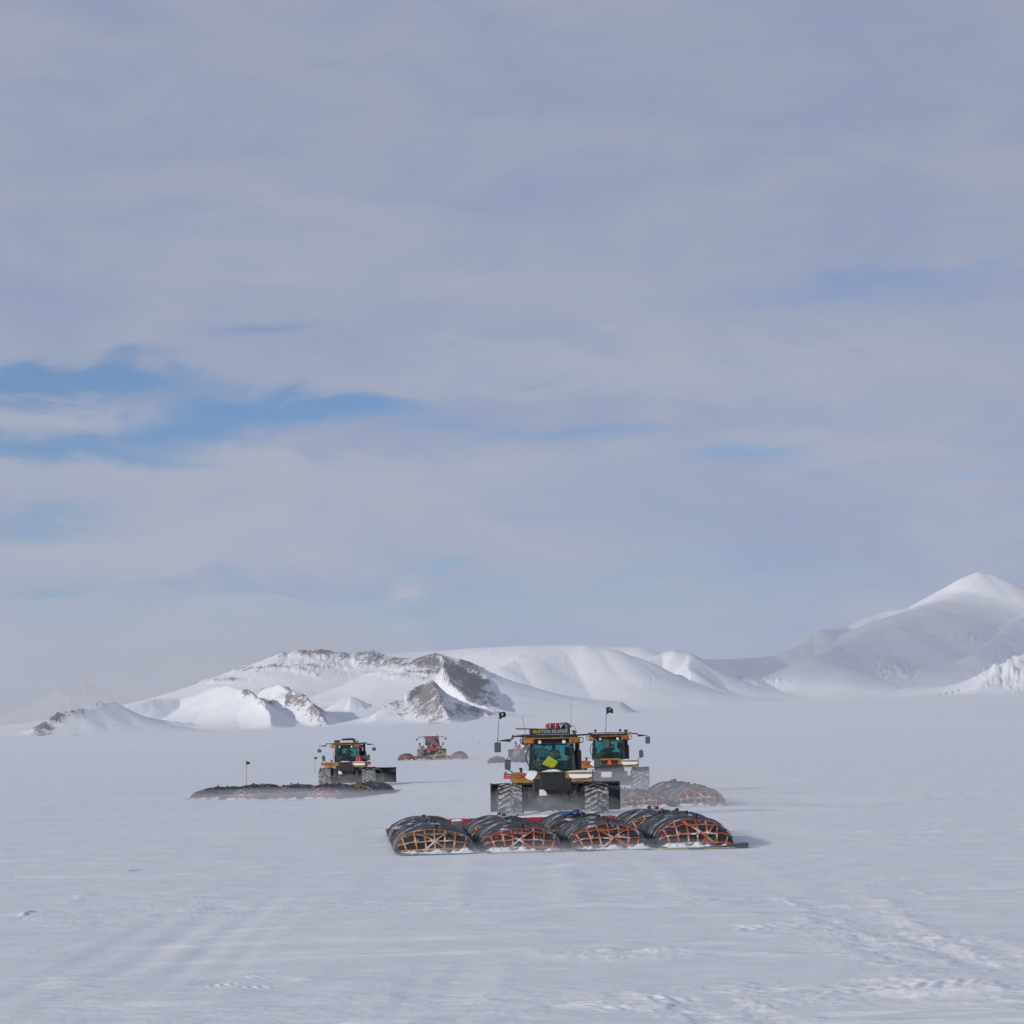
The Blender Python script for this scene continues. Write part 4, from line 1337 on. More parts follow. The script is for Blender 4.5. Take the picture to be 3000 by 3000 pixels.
def make_bladder(strap, seed, star):
    rn = random.Random(seed)
    BS[0] = seed * 1.9
    m = MB()
    nt_, ny = 36, 44
    ys = [1 - math.cos(PI / 2 * i / 12) for i in range(13)]
    ys = [i / 12 for i in range(13)] + [1 + i / 20 for i in range(1, 20)] + [2 + i / 12 for i in range(13)]
    ny = len(ys)
    vs = []
    for v in ys:
        for k in range(nt_ + 1):
            p = bl_pt(PI * k / nt_, v)
            wr = 0.012 * math.sin(p.y * 7 + 3 * math.sin(p.x * 2 + seed)) * (1 if p.z > 0.1 else 0)
            vs.append((p.x, p.y, p.z + wr * 0.6))
    fs = []
    q = nt_ + 1
    for i in range(ny - 1):
        for k in range(nt_):
            a = i * q + k
            fs.append((a, a + 1, a + q + 1, a + q))
    base = len(vs)
    for v in ys:
        for k in (0, nt_):
            p = bl_pt(PI * k / nt_, v); vs.append((p.x * 0.96, p.y * 0.98, 0.0))
    for i in range(ny - 1):
        fs.append((base + 2 * i, base + 2 * i + 1, base + 2 * i + 3, base + 2 * i + 2))
        fs.append((i * q, (i + 1) * q, base + 2 * i + 2, base + 2 * i))
        fs.append((i * q + nt_, base + 2 * i + 1, base + 2 * i + 3, (i + 1) * q + nt_))
    m.add(vs, fs)
    b = m.build('fuel_bladder', M['bladder'], None, smooth=True)
    # webbing net over both ends
    for end in (0, 1):
        def E(v): return v if end == 0 else 3 - v
        nmesh = MB()
        for u in (-0.84, -0.56, -0.28, 0.0, 0.28, 0.56, 0.84):
            uu = u + rn.uniform(-0.02, 0.02)
            ribbon(nmesh, [(th_of_x(uu * (0.97 if i else 1)), E(0.005 + 0.56 * (i / 14) ** 1.5)) for i in range(15)], 0.046, 0.016)
        def vh(h): return 2 / PI * math.asin(max(0.0, min(0.95, h)) ** (1 / 0.66))
        for hh, e in ((0.10, 0.22), (0.40, 0.28), (0.68, 0.5)):
            ribbon(nmesh, [(e + (PI - 2 * e) * i / 22, E(vh(hh / math.sin(e + (PI - 2 * e) * i / 22) ** 0.45 * (1 + 0.04 * math.sin(i * 1.3 + seed))))) for i in range(23)], 0.042, 0.022)
        ribbon(nmesh, [(0.3 + (PI - 0.6) * i / 22, E(0.57)) for i in range(23)], 0.045, 0.02)
        net = nmesh.build('cargo_net', strap, b)
        xm = MB()
        cu = star
        if star < 0.2:
            ribbon(xm, [(th_of_x(cu - 0.42 + 0.84 * i / 12), E(0.40 * (1 - i / 12) ** 1.5 + 0.01)) for i in range(13)], 0.045, 0.03)
            ribbon(xm, [(th_of_x(cu + 0.36 - 0.72 * i / 12), E(0.40 * (1 - i / 12) ** 1.5 + 0.01)) for i in range(13)], 0.045, 0.036)
        else:
            ribbon(xm, [(th_of_x(cu - 0.62 + 0.9 * (i / 12) ** 1.6), E(0.01 + 0.5 * (1 - (i / 12) ** 1.4) ** 1.4)) for i in range(13)], 0.06, 0.03)
            ribbon(xm, [(th_of_x(cu + 0.2 - 0.35 * i / 12), E(0.36 * (1 - i / 12) ** 1.5 + 0.01)) for i in range(13)], 0.045, 0.036)
        xm.build('cross_strap', strap, b)
    hm = MB()
    for i in range(3):
        v = 0.95 + 1.1 * i / 2
        ribbon(hm, [(0.04 + (PI - 0.08) * k / 26, v) for k in range(27)], 0.014, 0.004)
    ribbon(hm, [(PI / 2 + 0.2, 0.80 + 1.4 * k / 30) for k in range(31)], 0.02, 0.015)
    hm.build('hoop_cord', M['cord'], b)
    for sgn in (0, 1):
        hm = MB()
        def A(t): return t if sgn == 0 else PI - t
        for i in range(3 + sgn * 0):
            v = 0.80 + 0.22 * i + 0.05 * sgn
            ribbon(hm, [(A(0.04 + 0.75 * k / 10), v) for k in range(11)], 0.016, 0.012)
        ribbon(hm, [(A(0.3), 0.78 + 0.5 * k / 20) for k in range(21)], 0.008, 0.012)
        hm.build('side_cord', M['cordf'], b)
    for v, s_ in ((0.66, 1.0), (1.2, 0.8), (1.8, 0.8)):
        p, n = bl_off(PI / 2 + 0.02, v, 0)
        c = MB()
        c.tube([p + Vector((0, 0, -0.03)), p + Vector((0, 0, 0.06 * s_)), p + Vector((0, 0, 0.062 * s_)), p + Vector((0, 0, 0.12 * s_))], [0.075 * s_, 0.06 * s_, 0.085 * s_, 0.07 * s_], 10)
        c.build('filler_cap', M['plastic'] if v != 0.93 else M['plastic'], b)
    return b


protos = [make_bladder(M['strap_t'], 1, 0.0), make_bladder(M['strap_o'], 2, -0.12), make_bladder(M['strap_o'], 3, 0.12), make_bladder(M['strap_o'], 4, 0.25), make_bladder(M['strap_k'], 5, 0.0)]
USED = [False] * 5


def bladder(k, loc, rz, sc, label, group, tilt=0.0):
    if not USED[k]:
        USED[k] = True; o = protos[k]
    else:
        o = copy_tree(protos[k])
    o.location = loc; o.rotation_euler = (0, tilt, rz); o.scale = sc
    tag(o, label, 'fuel bladder', group)
    return o


def make_sheet(length, seed, curl=0.12):
    """one long plastic drag sheet; rear edge at y=0, front lip curled up"""
    m = MB()
    n = 18
    W = 1.13
    vs = []
    for i in range(n + 1):
        y = length * i / n
        z = 0.004 + (0.14 * max(0, (y - (length - 1.6)) / 1.6) ** 2)
        for k in range(5):
            x = -W + 2 * W * k / 4
            zz = z + 0.012 * math.sin(y * 1.1 + k + seed) + (0.03 if k in (0, 4) else 0)
            vs.append((x, y, max(zz, 0.002)))
    fs = []
    for i in range(n):
        for k in range(4):
            a = i * 5 + k; fs.append((a, a + 1, a + 6, a + 5))
    nn = len(vs)
    vs2 = [(a, b, c + 0.018) for a, b, c in vs]
    rim = [k for k in range(5)] + [i * 5 + 4 for i in range(1, n + 1)] + [n * 5 + k for k in range(3, -1, -1)] + [i * 5 for i in range(n - 1, 0, -1)]
    fs2 = [tuple(x + nn for x in f) for f in fs]
    side = [(a, b, b + nn, a + nn) for a, b in zip(rim, rim[1:] + rim[:1])]
    m.add(vs + vs2, fs + fs2 + side)
    o = m.build('drag_sheet', M['sheet'], None, smooth=False)
    X, Y = np.meshgrid(np.linspace(-1.12, 1.12, 60), np.linspace(-0.06, 0.62, 16), indexing='ij')
    hh = 0.10 * np.clip(np.minimum((Y + 0.06) / 0.14, (0.62 - Y) / 0.15), 0, 1) * np.clip((1.12 - np.abs(X)) / 0.25, 0, 1)
    hh = hh * np.clip(0.55 + 2.2 * fbm(X * 4.5 + seed * 3, Y * 6, 4, seed + 40, 0.65) + 0.9 * fbm(X * 0.9 + seed, Y, 2, seed), 0.0, 2.2)
    m = MB()
    ny = 16
    top = [(X[i, k], Y[i, k], 0.02 + hh[i, k]) for i in range(60) for k in range(ny)]
    fs = [(i * ny + k, (i + 1) * ny + k, (i + 1) * ny + k + 1, i * ny + k + 1) for i in range(59) for k in range(ny - 1)]
    m.add(top, fs)
    sn = m.build('snow_heap', M['snow'], o, smooth=True)
    return o


sheet0 = make_sheet(15.4, 1)
sheet1 = make_sheet(15.4, 2)
SH = [sheet0, sheet1]; SHU = [False, False]


def train(name, px, D, yaw, lanes, rows, styles, skew=0.0, scales=None, dz=0.0, bar=True):
    """lanes: x offsets; rows: y offsets of bladder centres"""
    base = empty('tmp', place(px, D, dz), yaw)
    words = {4: ['leftmost', 'second from left', 'third from left', 'rightmost'], 3: ['left', 'middle', 'right'], 2: ['left', 'right'], 1: ['only']}[len(lanes)]
    rw = {2: ['rear', 'front'], 1: ['rear']}[len(rows)]
    for i, x in enumerate(lanes):
        k = i % 2
        if not SHU[k]: s = SH[k]; SHU[k] = True
        else: s = copy_tree(SH[k])
        y0 = 0.0 + skew * (i % 2)
        px_, py_, _ = lp(base, x, y0, 0)
        s.location = (px_, py_, gz(px_, py_) + 0.01 + 0.004 * i); s.rotation_euler = (0, 0, yaw)
        tag(s, '%s black plastic drag sheet under the %s' % (words[i], name), 'drag sheet', 'drag sheets under the bladders')
        for j, yb in enumerate(rows):
            st = styles[j][i]
            if st is None: continue
            sc = (scales or {}).get((j, i), (1, 1, 1))
            bx, by, _ = lp(base, x + (-0.0 if j == 0 else 0.0), y0 + yb, 0)
            col = {0: 'tan', 4: 'dark'}.get(st, 'orange')
            bladder(st, (bx, by, gz(bx, by) + 0.045), yaw, sc,
                    '%s black fuel bladder, %s row, %s straps, %s' % (words[i], rw[j], col, name), 'fuel bladders on the sleds')
    base_loc = base.location.copy()
    if bar:
        y = 15.9
        w = max(lanes) - min(lanes)
        b = MB()
        cx = (max(lanes) + min(lanes)) / 2
        b.box(cx - w / 2 - 0.3, cx + w / 2 + 0.3, y - 0.14, y + 0.14, 0.16, 0.46, 0.03)
        for x in lanes:
            b.box(x - 0.1, x + 0.1, y - 0.34, y - 0.14, 0.2, 0.34, 0.02)
        bo = b.build('spreader_bar', M['barred'], None)
        bo.location = base_loc; bo.rotation_euler = (0, 0, yaw)
        tag(bo, 'long red steel spreader bar ahead of %s' % name, 'spreader bar', 'spreader bars')
        for x in (cx - w / 2 + 0.9, cx + w / 2 - 0.9):
            s = MB(); s.box(x - 0.28, x + 0.28, y - 0.3, y + 0.3, 0.01, 0.12, 0.03); s.box(x - 0.2, x + 0.2, y - 0.2, y + 0.2, 0.12, 0.17)
            s.build('skid', M['grey'], bo)
        snow_blob(cx - w * 0.2, cx + w * 0.25, y - 0.12, y + 0.12, 0.455, 0.07, 20, 6, seed=8).build('snow_cap', M['snow'], bo, smooth=True)
    bpy.data.objects.remove(base)
    return base_loc


def w_of(loc, yaw, x, y, z):
    c, s = math.cos(yaw), math.sin(yaw)
    wx, wy = loc.x + c * x - s * y, loc.y + s * x + c * y
    return (wx, wy, gz(wx, wy) + z)


LN = [-3.72, -1.24, 1.24, 3.72]


def tow_rope(loc, yaw, lanes, T, label, y=16.0):
    h = lp(T, 0, -0.55, 0.46)
    m = MB()
    for x in (min(lanes) + 0.6, max(lanes) - 0.6):
        a = Vector(w_of(loc, yaw, x, y, 0.3)); b = Vector(h)
        pts = [a.lerp(b, i / 10) - Vector((0, 0, 0.12 * math.sin(PI * i / 10))) for i in range(11)]
        m.tube(pts, 0.03, 6)
    o = m.build('tow_rope', M['rope'], None)
    tag(o, label, 'tow rope', 'tow ropes')


Y1 = R(4.0)
L1 = train('nearest sled train', 1662, 69.6, Y1, LN, [3.75, 10.9], [[0, 1, 2, 3], [4, 0, 4, 0]],
           scales={(0, 0): (1, 1, 0.98), (0, 1): (1.02, 1, 0.97), (0, 2): (0.99, 1, 1.0), (0, 3): (1.0, 1, 1.14), (1, 0): (1, 1, 0.9), (1, 1): (1, 1, 0.88), (1, 2): (1, 1, 0.96), (1, 3): (1, 1, 1.02)})
tow_rope(L1, Y1, LN, T1, 'pair of tow ropes behind the nearest tractor')
Y2 = R(3.0)
L2 = train('hazy sled train on the right', 1806, 107.5, Y2, LN, [3.75, 10.9], [[None, 1, 2, 3], [None, 4, 0, 4]],
           scales={(0, 3): (1.05, 1, 1.15), (1, 3): (1, 1, 1.2), (0, 2): (1, 1, 0.9), (1, 2): (1, 1, 0.8)})
tow_rope(L2, Y2, LN, T2, 'pair of tow ropes behind the tractor with the orange triangle')
Y3 = R(-12.0)
L3 = train('left sled train', 762, 151.0, Y3, LN, [3.75, 10.9], [[4, 1, 4, 1], [4, 0, 4, 0]], scales={(0, 0): (1, 1, 0.95), (0, 2): (1, 1, 0.85), (1, 3): (1, 1, 1.1)}, bar=True)
tow_rope(L3, Y3, LN, T3, 'pair of tow ropes behind the left tractor')
L4 = train('crane tractor sled train', 1268, 343, R(2), LN, [3.75], [[1, 0, 4, 1]], scales={(0, 0): (1.05, 1, 1.2), (0, 1): (1, 1, 0.75), (0, 2): (1, 1, 0.78), (0, 3): (1.05, 1, 1.4)})
L5 = train('faint far sled train', 1552, 284, R(1), LN[:2], [3.75], [[4, 4]], scales={(0, 0): (1, 1, 1.0), (0, 1): (1, 1, 1.1)}, bar=False)

# ochre A-shaped frame standing on the crane tractor's sled
b = MB()
def fr(p, q): b.tube([p, q], 0.09, 6)
fr((-0.8, 0, 0), (-0.8, 0, 0.75)); fr((0.8, 0, 0), (0.8, 0, 0.75)); fr((-0.8, 0, 0.75), (0, 0, 1.3)); fr((0.8, 0, 0.75), (0, 0, 1.3)); fr((-0.8, 0, 0.72), (0.8, 0, 0.72)); fr((-0.8, 0, 0.1), (0.8, 0, 0.1))
b.box(-0.5, 0.5, 0.1, 0.9, 0.05, 0.6, 0.05)
fo = b.build('sled_frame', M['boxy'], None); fo.location = place(1291, 341, 0.02)
tag(fo, 'ochre house-shaped frame with dark opening on the far sled train', 'frame')
b = MB(); b.box(-0.62, 0.62, -0.05, 0.09, 0.16, 0.62, 0.02); b.build('opening_panel', M['interior'], fo)

# straps, cords and tools lying on the bladders of the nearest train
def gear(x, y, z, mat, pts, r, label, name='strap_bundle', cat='strap bundle'):
    m = MB(); m.tube(pts, r, 6)
    o = m.build(name, mat, None); o.location = w_of(L1, Y1, x, y, z * 0.80 - 0.015); o.rotation_euler = (0, 0, Y1)
    tag(o, label, cat)
    return o


def coil(rx, ry, n, seed, h=0.05):
    rn = random.Random(seed); out = []
    for i in range(n * 10):
        a = 2 * PI * i / 10
        k = 0.5 + 0.5 * rn.random()
        out.append((rx * math.cos(a) * k, ry * math.sin(a) * k, h * rn.random() + 0.02))
    return out


gear(0.95, 9.2, 0.93, M['blue'], coil(0.35, 0.5, 4, 1), 0.03, 'tangled blue ratchet straps on top of the third front bladder')
gear(1.55, 9.6, 0.92, M['cordf'], coil(0.4, 0.6, 4, 2), 0.022, 'pale frosted cords heaped beside the blue straps on the third front bladder')
gear(4.35, 9.3, 0.88, M['blue'], coil(0.22, 0.3, 3, 3), 0.03, 'small blue strap on the right shoulder of the rightmost front bladder')
gear(4.0, 8.9, 0.90, M['tarp'], coil(0.4, 0.3, 3, 4, 0.08), 0.035, 'dark folded hose with white frost on the rightmost front bladder')
gear(1.0, 5.9, 0.80, M['cordf'], coil(0.5, 0.5, 4, 6), 0.022, 'frosted green-white cords on the third rear bladder')
gear(-4.5, 6.0, 0.66, M['cordf'], coil(0.3, 0.6, 4, 7), 0.025, 'frosted cords over the left shoulder of the leftmost rear bladder')
gear(-4.25, 3.6, 0.74, M['blue'], coil(0.16, 0.2, 2, 8), 0.028, 'small blue strap tail on the leftmost rear bladder')
gear(-1.0, 10.6, 0.84, M['cordf'], coil(0.45, 0.4, 3, 9), 0.02, 'frosted loose cord on the second front bladder')
m = MB(); m.tube([(0, 0, 0.03), (0.6, -0.1, 0.02), (1.4, -0.12, 0.015), (2.4, -0.05, 0.02)], 0.011, 5)
o = m.build('yellow_rope', M['yrope'], None); o.location = w_of(L1, Y1, -2.2, -0.12, 0.0); o.rotation_euler = (0, 0, Y1); tag(o, 'thin yellow rope on the snow between the two left sheets of the nearest train', 'rope')
o2 = o.copy(); COL.objects.link(o2); o2.location = w_of(L1, Y1, 2.3, -0.1, 0.0); tag(o2, 'thin yellow rope on the snow by the rightmost sheet of the nearest train', 'rope')
# loose end of the right-hand sheet standing proud of the snow
m = MB(); m.hexa([(0, 0, 0.0), (1.75, 0.3, 0.0), (1.75, 0.8, 0.0), (0, 0.6, 0.0)], [(0, 0, 0.02), (1.75, 0.3, 0.12), (1.75, 0.8, 0.13), (0, 0.6, 0.03)])
o = m.build('plastic_sheet', M['sheet'], None); o.location = w_of(L1, Y1, 3.35, -0.3, 0.0); o.rotation_euler = (0, 0, Y1)
tag(o, 'black sheet corner sticking out right of the nearest sled train', 'plastic sheet')

m = MB(); m.box(-0.17, 0.17, -0.15, 0.15, 0, 0.42, 0.02)
o = m.build('gear_box', M['grey'], None); o.location = w_of(L1, Y1, -2.45, 14.6, 0.02); o.rotation_euler = (0, 0, Y1); tag(o, 'small grey box capped with snow ahead of the two left bladder lanes', 'gear box')
snow_blob(-0.2, 0.2, -0.17, 0.17, 0.415, 0.09, 10, 8, seed=6).build('snow_cap', M['snow'], o, smooth=True)

# route flags
def route_flag(px, py_base, h, mat, label, D):
    loc = place(px, D)
    r = empty('route_flag', loc, 0); tag(r, label, 'route flag', 'route flags')
    m = MB(); m.tube([(0, 0, -0.1), (0.02, 0, h * 0.5), (0.0, 0, h)], 0.02, 6); m.build('pole', M['bamboo'], r)
    m = MB()
    vs = []
    for i in range(6):
        for k in range(2):
            vs.append((0.02 + 0.052 * i, 0.05 * math.sin(i * 1.4), h - 0.02 - 0.27 * k - 0.02 * i * (1 if k == 0 else -0.5)))
    vs2 = [(a, c + 0.006, d) for a, c, d in vs]
    fs = []
    for i in range(5):
        a = 2 * i; fs += [(a, a + 1, a + 3, a + 2), (12 + a, 12 + a + 2, 12 + a + 3, 12 + a + 1), (a, a + 2, a + 14, a + 12), (a + 1, a + 13, a + 15, a + 3)]
    m.add(vs + vs2, fs); m.build('cloth', mat, r, smooth=True)


route_flag(721, 2300, 2.15, M['green'], 'green flag on a bamboo pole behind the left sled train', 176)
route_flag(921, 2262, 1.6, M['green'], 'faint small green flag on a pole left of the left tractor', 240)
route_flag(1404, 2190, 1.5, M['redref'], 'tiny red flag on a pole between the crane tractor and the nearest tractor', 620)
route_flag(1343, 2180, 1.2, M['redref'], 'tiniest dark flag on a pole just right of the crane tractor', 800)


# ------------------------------------------------------------------ air
def closed_box(name, x0, x1, y0, y1, z0, z1, mat, label, cat):
    m = MB(); m.box(x0, x1, y0, y1, z0, z1)
    o = m.build(name, mat, None); tag(o, label, cat, kind='stuff')
    return o


closed_box('haze', -34000, 34000, -34000, 34000, -8, 1500, volume_mat('haze_air', 1.8e-5), 'pale blue cold air between the camera and the mountains', 'haze')
closed_box('blowing_snow', -1400, 1400, 205, 1500, -6, 5.5, volume_mat('blowing_snow_air', 0.5e-3), 'thin low layer of wind-blown snow over the plain', 'blowing snow')


def puff_of_snow(px, D, zc, rad, dens, label, seed, name='blowing_snow', dx=0.0, absz=False):
    n, m_ = 40, 24
    vs = []; fs = []
    th = np.linspace(0, 2 * PI, n, endpoint=False); ph = np.linspace(-PI / 2, PI / 2, m_)
    PH, TH = np.meshgrid(ph, th, indexing='ij')
    cx, cy, cz = np.cos(PH) * np.cos(TH), np.cos(PH) * np.sin(TH), np.sin(PH)
    k = 1 + 0.45 * (fbm(cx * 1.7 + seed, cz * 1.7 + cy * 1.3 + seed * 2, 4, seed, 0.6))
    mb = MB()
    mb.add([(float(cx[i, j] * k[i, j] * rad[0]), float(cy[i, j] * k[i, j] * rad[1]), float(cz[i, j] * k[i, j] * rad[2])) for i in range(m_) for j in range(n)],
           [(i * n + j, i * n + (j + 1) % n, (i + 1) * n + (j + 1) % n, (i + 1) * n + j) for i in range(m_ - 1) for j in range(n)])
    o = mb.build(name, volume_mat(name + '_volume', dens, (0.95, 0.96, 1.0), 0.1), None, smooth=True)
    x = (at_depth(px, 2150 + F * 2.5 / D, D).x if not absz else (px - 1500) / F * D) + dx
    o.location = (x, D, zc if absz else gz(x, D) + zc)
    tag(o, label, 'blowing snow' if name != 'cloud' else 'cloud', kind='stuff')
    return o


puff_of_snow(1560, 93.6, 0.35, (1.7, 1.1, 0.8), 0.15, 'wisp of snow thrown up by the nearest tractor, left track', 1)
puff_of_snow(1650, 93.9, 0.5, (1.5, 0.9, 0.6), 0.10, 'wisp of snow drifting under the nearest tractor', 2)
puff_of_snow(1480, 99.0, 0.3, (1.2, 1.6, 0.7), 0.06, 'wisp of snow at the left end of the nearest blade', 3)
puff_of_snow(1760, 93.5, 0.2, (1.4, 1.0, 0.8), 0.12, 'wisp of snow at the nearest tractor right track', 4)
puff_of_snow(1830, 105.5, 0.4, (7.5, 2.2, 0.9), 0.11, 'low cloud of drifting snow over the hazy right sled train', 5)
puff_of_snow(1860, 127.0, 0.4, (7.5, 3.5, 1.35), 0.085, 'cloud of snow behind the tractor with the orange triangle', 6)
puff_of_snow(800, 147.5, 0.0, (12.5, 2.0, 0.75), 0.2, 'low drifting snow along the left sled train', 7)
puff_of_snow(1010, 184.0, 0.2, (4.5, 2.0, 0.9), 0.07, 'low drifting snow behind the left tractor', 8)
puff_of_snow(1680, 67.5, 0.0, (7.0, 1.2, 0.26), 0.07, 'thin skim of drifting snow behind the nearest sled train', 9)
puff_of_snow(1500, 280.0, 0.5, (9.0, 4.0, 1.6), 0.05, 'drifting snow by the faint far sled train', 10)
puff_of_snow(1610, 88.5, 0.1, (4.5, 2.5, 0.42), 0.15, 'skim of snow blowing between the nearest sleds and tractor', 16)
puff_of_snow(2260, 72.5, 0.0, (2.2, 3.2, 0.40), 0.14, 'added skim of snow veiling the shadow right of the nearest sled train', 17)  # drift snow added here to soften the shadow cast by the sleds
puff_of_snow(2060, 93.0, 0.0, (6.5, 5.0, 0.45), 0.10, 'added skim of snow veiling the shadow right of the nearest tractor', 18)  # added to thin out the tractor's long shadow streak
puff_of_snow(2330, 109.0, 0.0, (5.0, 4.0, 0.5), 0.10, 'skim of snow blowing right of the hazy sled train', 19)
puff_of_snow(1640, 68.9, 0.02, (5.2, 0.55, 0.34), 0.22, 'thin snow streaming along the rear edge of the nearest sheets', 20)
# broken cumulus off to the left, shading the big mountain
SD_ = Vector((math.sin(SUN_AZ) * math.cos(SUN_EL), math.cos(SUN_AZ) * math.cos(SUN_EL), math.sin(SUN_EL)))
tgt = at_depth(2640, 1925, 16800)
cpos = tgt + SD_ * 11000
c_ = puff_of_snow(1500, cpos.y, cpos.z, (1500, 1500, 560), 0.0006, 'grey cloud shading the sharp snow peak', 12, 'cloud', dx=cpos.x, absz=True)
puff_of_snow(150, 17500, 150, (2600, 2500, 900), 4.0e-4, 'bank of mist veiling the faint far peak', 15, 'mist', absz=True)

# ------------------------------------------------------------------ light
ld = bpy.data.lights.new('sun', 'SUN'); ld.energy = 4.25; ld.angle = R(0.6); ld.color = (1.0, 0.93, 0.82)
lo = bpy.data.objects.new('sun', ld); COL.objects.link(lo)
lo.rotation_euler = sd.to_track_quat('Z', 'Y').to_euler()
lo.location = sd * 100

SKY_TINT = (0.56, 0.92, 1.48)
W = bpy.data.worlds.new('World'); SC.world = W; W.use_nodes = True
nt = W.node_tree; nt.nodes.clear()
wo = nt.nodes.new('ShaderNodeOutputWorld')
sky = nt.nodes.new('ShaderNodeTexSky'); sky.sky_type = 'NISHITA'; sky.sun_disc = False
sky.sun_elevation = SUN_EL; sky.sun_rotation = SUN_AZ % (2 * PI)
sky.altitude = 200; sky.air_density = 1.0; sky.dust_density = 0.3; sky.ozone_density = 2.0
bg = nt.nodes.new('ShaderNodeBackground'); bg.inputs[1].default_value = 0.10
tn = nt.nodes.new('ShaderNodeMix'); tn.data_type = 'RGBA'; tn.blend_type = 'MULTIPLY'; tn.inputs[0].default_value = 1.0
nt.links.new(sky.outputs[0], tn.inputs[6]); tn.inputs[7].default_value = (*SKY_TINT, 1)
nt.links.new(tn.outputs[2], bg.inputs[0])
tc = nt.nodes.new('ShaderNodeTexCoord')
sx = nt.nodes.new('ShaderNodeSeparateXYZ'); nt.links.new(tc.outputs['Generated'], sx.inputs[0])
X_, Y_, Z_ = sx.outputs
hz = math_n(nt, 'SQRT', math_n(nt, 'ADD', math_n(nt, 'MULTIPLY', X_, X_), math_n(nt, 'MULTIPLY', Y_, Y_)))
azn = math_n(nt, 'ARCTAN2', X_, Y_)
eln = math_n(nt, 'ARCTAN2', Z_, hz)
# cloud deck seen in perspective
zz = math_n(nt, 'ADD', math_n(nt, 'MAXIMUM', Z_, 0.0), 0.07)
cv = nt.nodes.new('ShaderNodeCombineXYZ')
nt.links.new(math_n(nt, 'DIVIDE', X_, zz), cv.inputs[0]); nt.links.new(math_n(nt, 'DIVIDE', Y_, zz), cv.inputs[1])


def wnoise(scale, detail, rough, sc=(1, 1, 1), loc=(0, 0, 0), dist=0.0, src=None):
    mp = nt.nodes.new('ShaderNodeMapping'); mp.inputs['Scale'].default_value = sc; mp.inputs['Location'].default_value = loc
    nt.links.new(src or cv.outputs[0], mp.inputs['Vector'])
    n = N(nt, 'ShaderNodeTexNoise', Scale=scale, Detail=detail, Roughness=rough, Distortion=dist)
    nt.links.new(mp.outputs[0], n.inputs['Vector'])
    return n.outputs[0]


ae = nt.nodes.new('ShaderNodeCombineXYZ'); nt.links.new(azn, ae.inputs[0]); nt.links.new(eln, ae.inputs[1])


def mix_v(a, b, t): return math_n(nt, 'ADD', math_n(nt, 'MULTIPLY', a, 1 - t), math_n(nt, 'MULTIPLY', b, t))


n_big = mix_v(wnoise(1.0, 6, 0.5, (9, 22, 1), (3.1, 0.7, 0), 0.8, ae.outputs[0]), wnoise(1.3, 7, 0.55, (0.8, 0.9, 1), (3.1, 0.7, 0), 0.3), 0.35)
n_fine = mix_v(wnoise(1.0, 9, 0.62, (22, 60, 1), (1.3, 5.2, 0), 1.2, ae.outputs[0]), wnoise(4.2, 8, 0.62, (0.6, 0.9, 1), (1.3, 5.2, 0), 0.4), 0.35)
n_warp = wnoise(1.0, 9, 0.58, (14, 40, 1), (7.7, 2.2, 0), 0.9, ae.outputs[0])


def blob(px, py, rx, ry, amp, rot=0.0):
    """opening in the cloud at a bearing and height in the sky, with frayed edges"""
    d = ray(px, py); az0 = math.atan2(d.x, d.y); el0 = math.atan2(d.z, math.hypot(d.x, d.y))
    a = math_n(nt, 'ADD', azn, -az0)
    e = math_n(nt, 'ADD', eln, -el0)
    if rot: e = math_n(nt, 'SUBTRACT', e, math_n(nt, 'MULTIPLY', a, rot))
    a = math_n(nt, 'ADD', a, math_n(nt, 'MULTIPLY', math_n(nt, 'SUBTRACT', n_fine, 0.5), 1.5 * rx / F))
    e = math_n(nt, 'ADD', e, math_n(nt, 'MULTIPLY', math_n(nt, 'SUBTRACT', n_warp, 0.5), 5.5 * ry / F))
    a = math_n(nt, 'MULTIPLY', a, F / rx); e = math_n(nt, 'MULTIPLY', e, F / ry)
    r2 = math_n(nt, 'ADD', math_n(nt, 'MULTIPLY', a, a), math_n(nt, 'MULTIPLY', e, e))
    return math_n(nt, 'MULTIPLY', math_n(nt, 'EXPONENT', math_n(nt, 'MULTIPLY', r2, -1.0)), amp)


gap = None
for q in [(200, 1125, 430, 62, 1.3), (950, 1195, 330, 58, 1.25), (600, 1225, 260, 40, 0.8), (160, 1310, 480, 46, 1.05), (560, 1270, 200, 26, 0.6), (1350, 1245, 200, 20, 0.45), (1650, 1268, 320, 20, 0.65), (2180, 1345, 190, 30, 0.8), (1900, 1300, 380, 36, 0.3),
          (60, 1520, 280, 60, 0.7), (2880, 1395, 250, 20, 0.4), (2500, 860, 500, 50, 0.5), (1250, 900, 260, 30, 0.25), (2200, 1640, 500, 120, 0.5), (900, 1790, 1000, 100, 0.85), (1200, 480, 400, 60, 0.12), (780, 965, 220, 24, 0.6), (400, 1030, 160, 22, 0.4), (2700, 800, 400, 30, 0.25), (300, 1900, 500, 120, 0.3), (1700, 1420, 300, 60, 0.15)]:
    b_ = blob(*q)
    gap = b_ if gap is None else math_n(nt, 'ADD', gap, b_)
gap = math_n(nt, 'ADD', gap, math_n(nt, 'MULTIPLY', math_n(nt, 'SUBTRACT', n_big, 0.5), 0.75))
gap = math_n(nt, 'ADD', gap, math_n(nt, 'MULTIPLY', math_n(nt, 'SUBTRACT', n_fine, 0.5), 0.75))
gapm = math_n(nt, 'MULTIPLY', ramp(nt, gap, 0.04, 1.15), 0.92)
puff = math_n(nt, 'ADD', blob(1195, 1738, 75, 48, 1.1), blob(1600, 1730, 160, 60, 0.4))
sh = math_n(nt, 'ADD', math_n(nt, 'MULTIPLY', n_big, 0.7), math_n(nt, 'MULTIPLY', n_fine, 0.3))
elf = ramp(nt, eln, R(0), R(17))
K = 1.5
def kc(*c): return tuple(v * K for v in c)
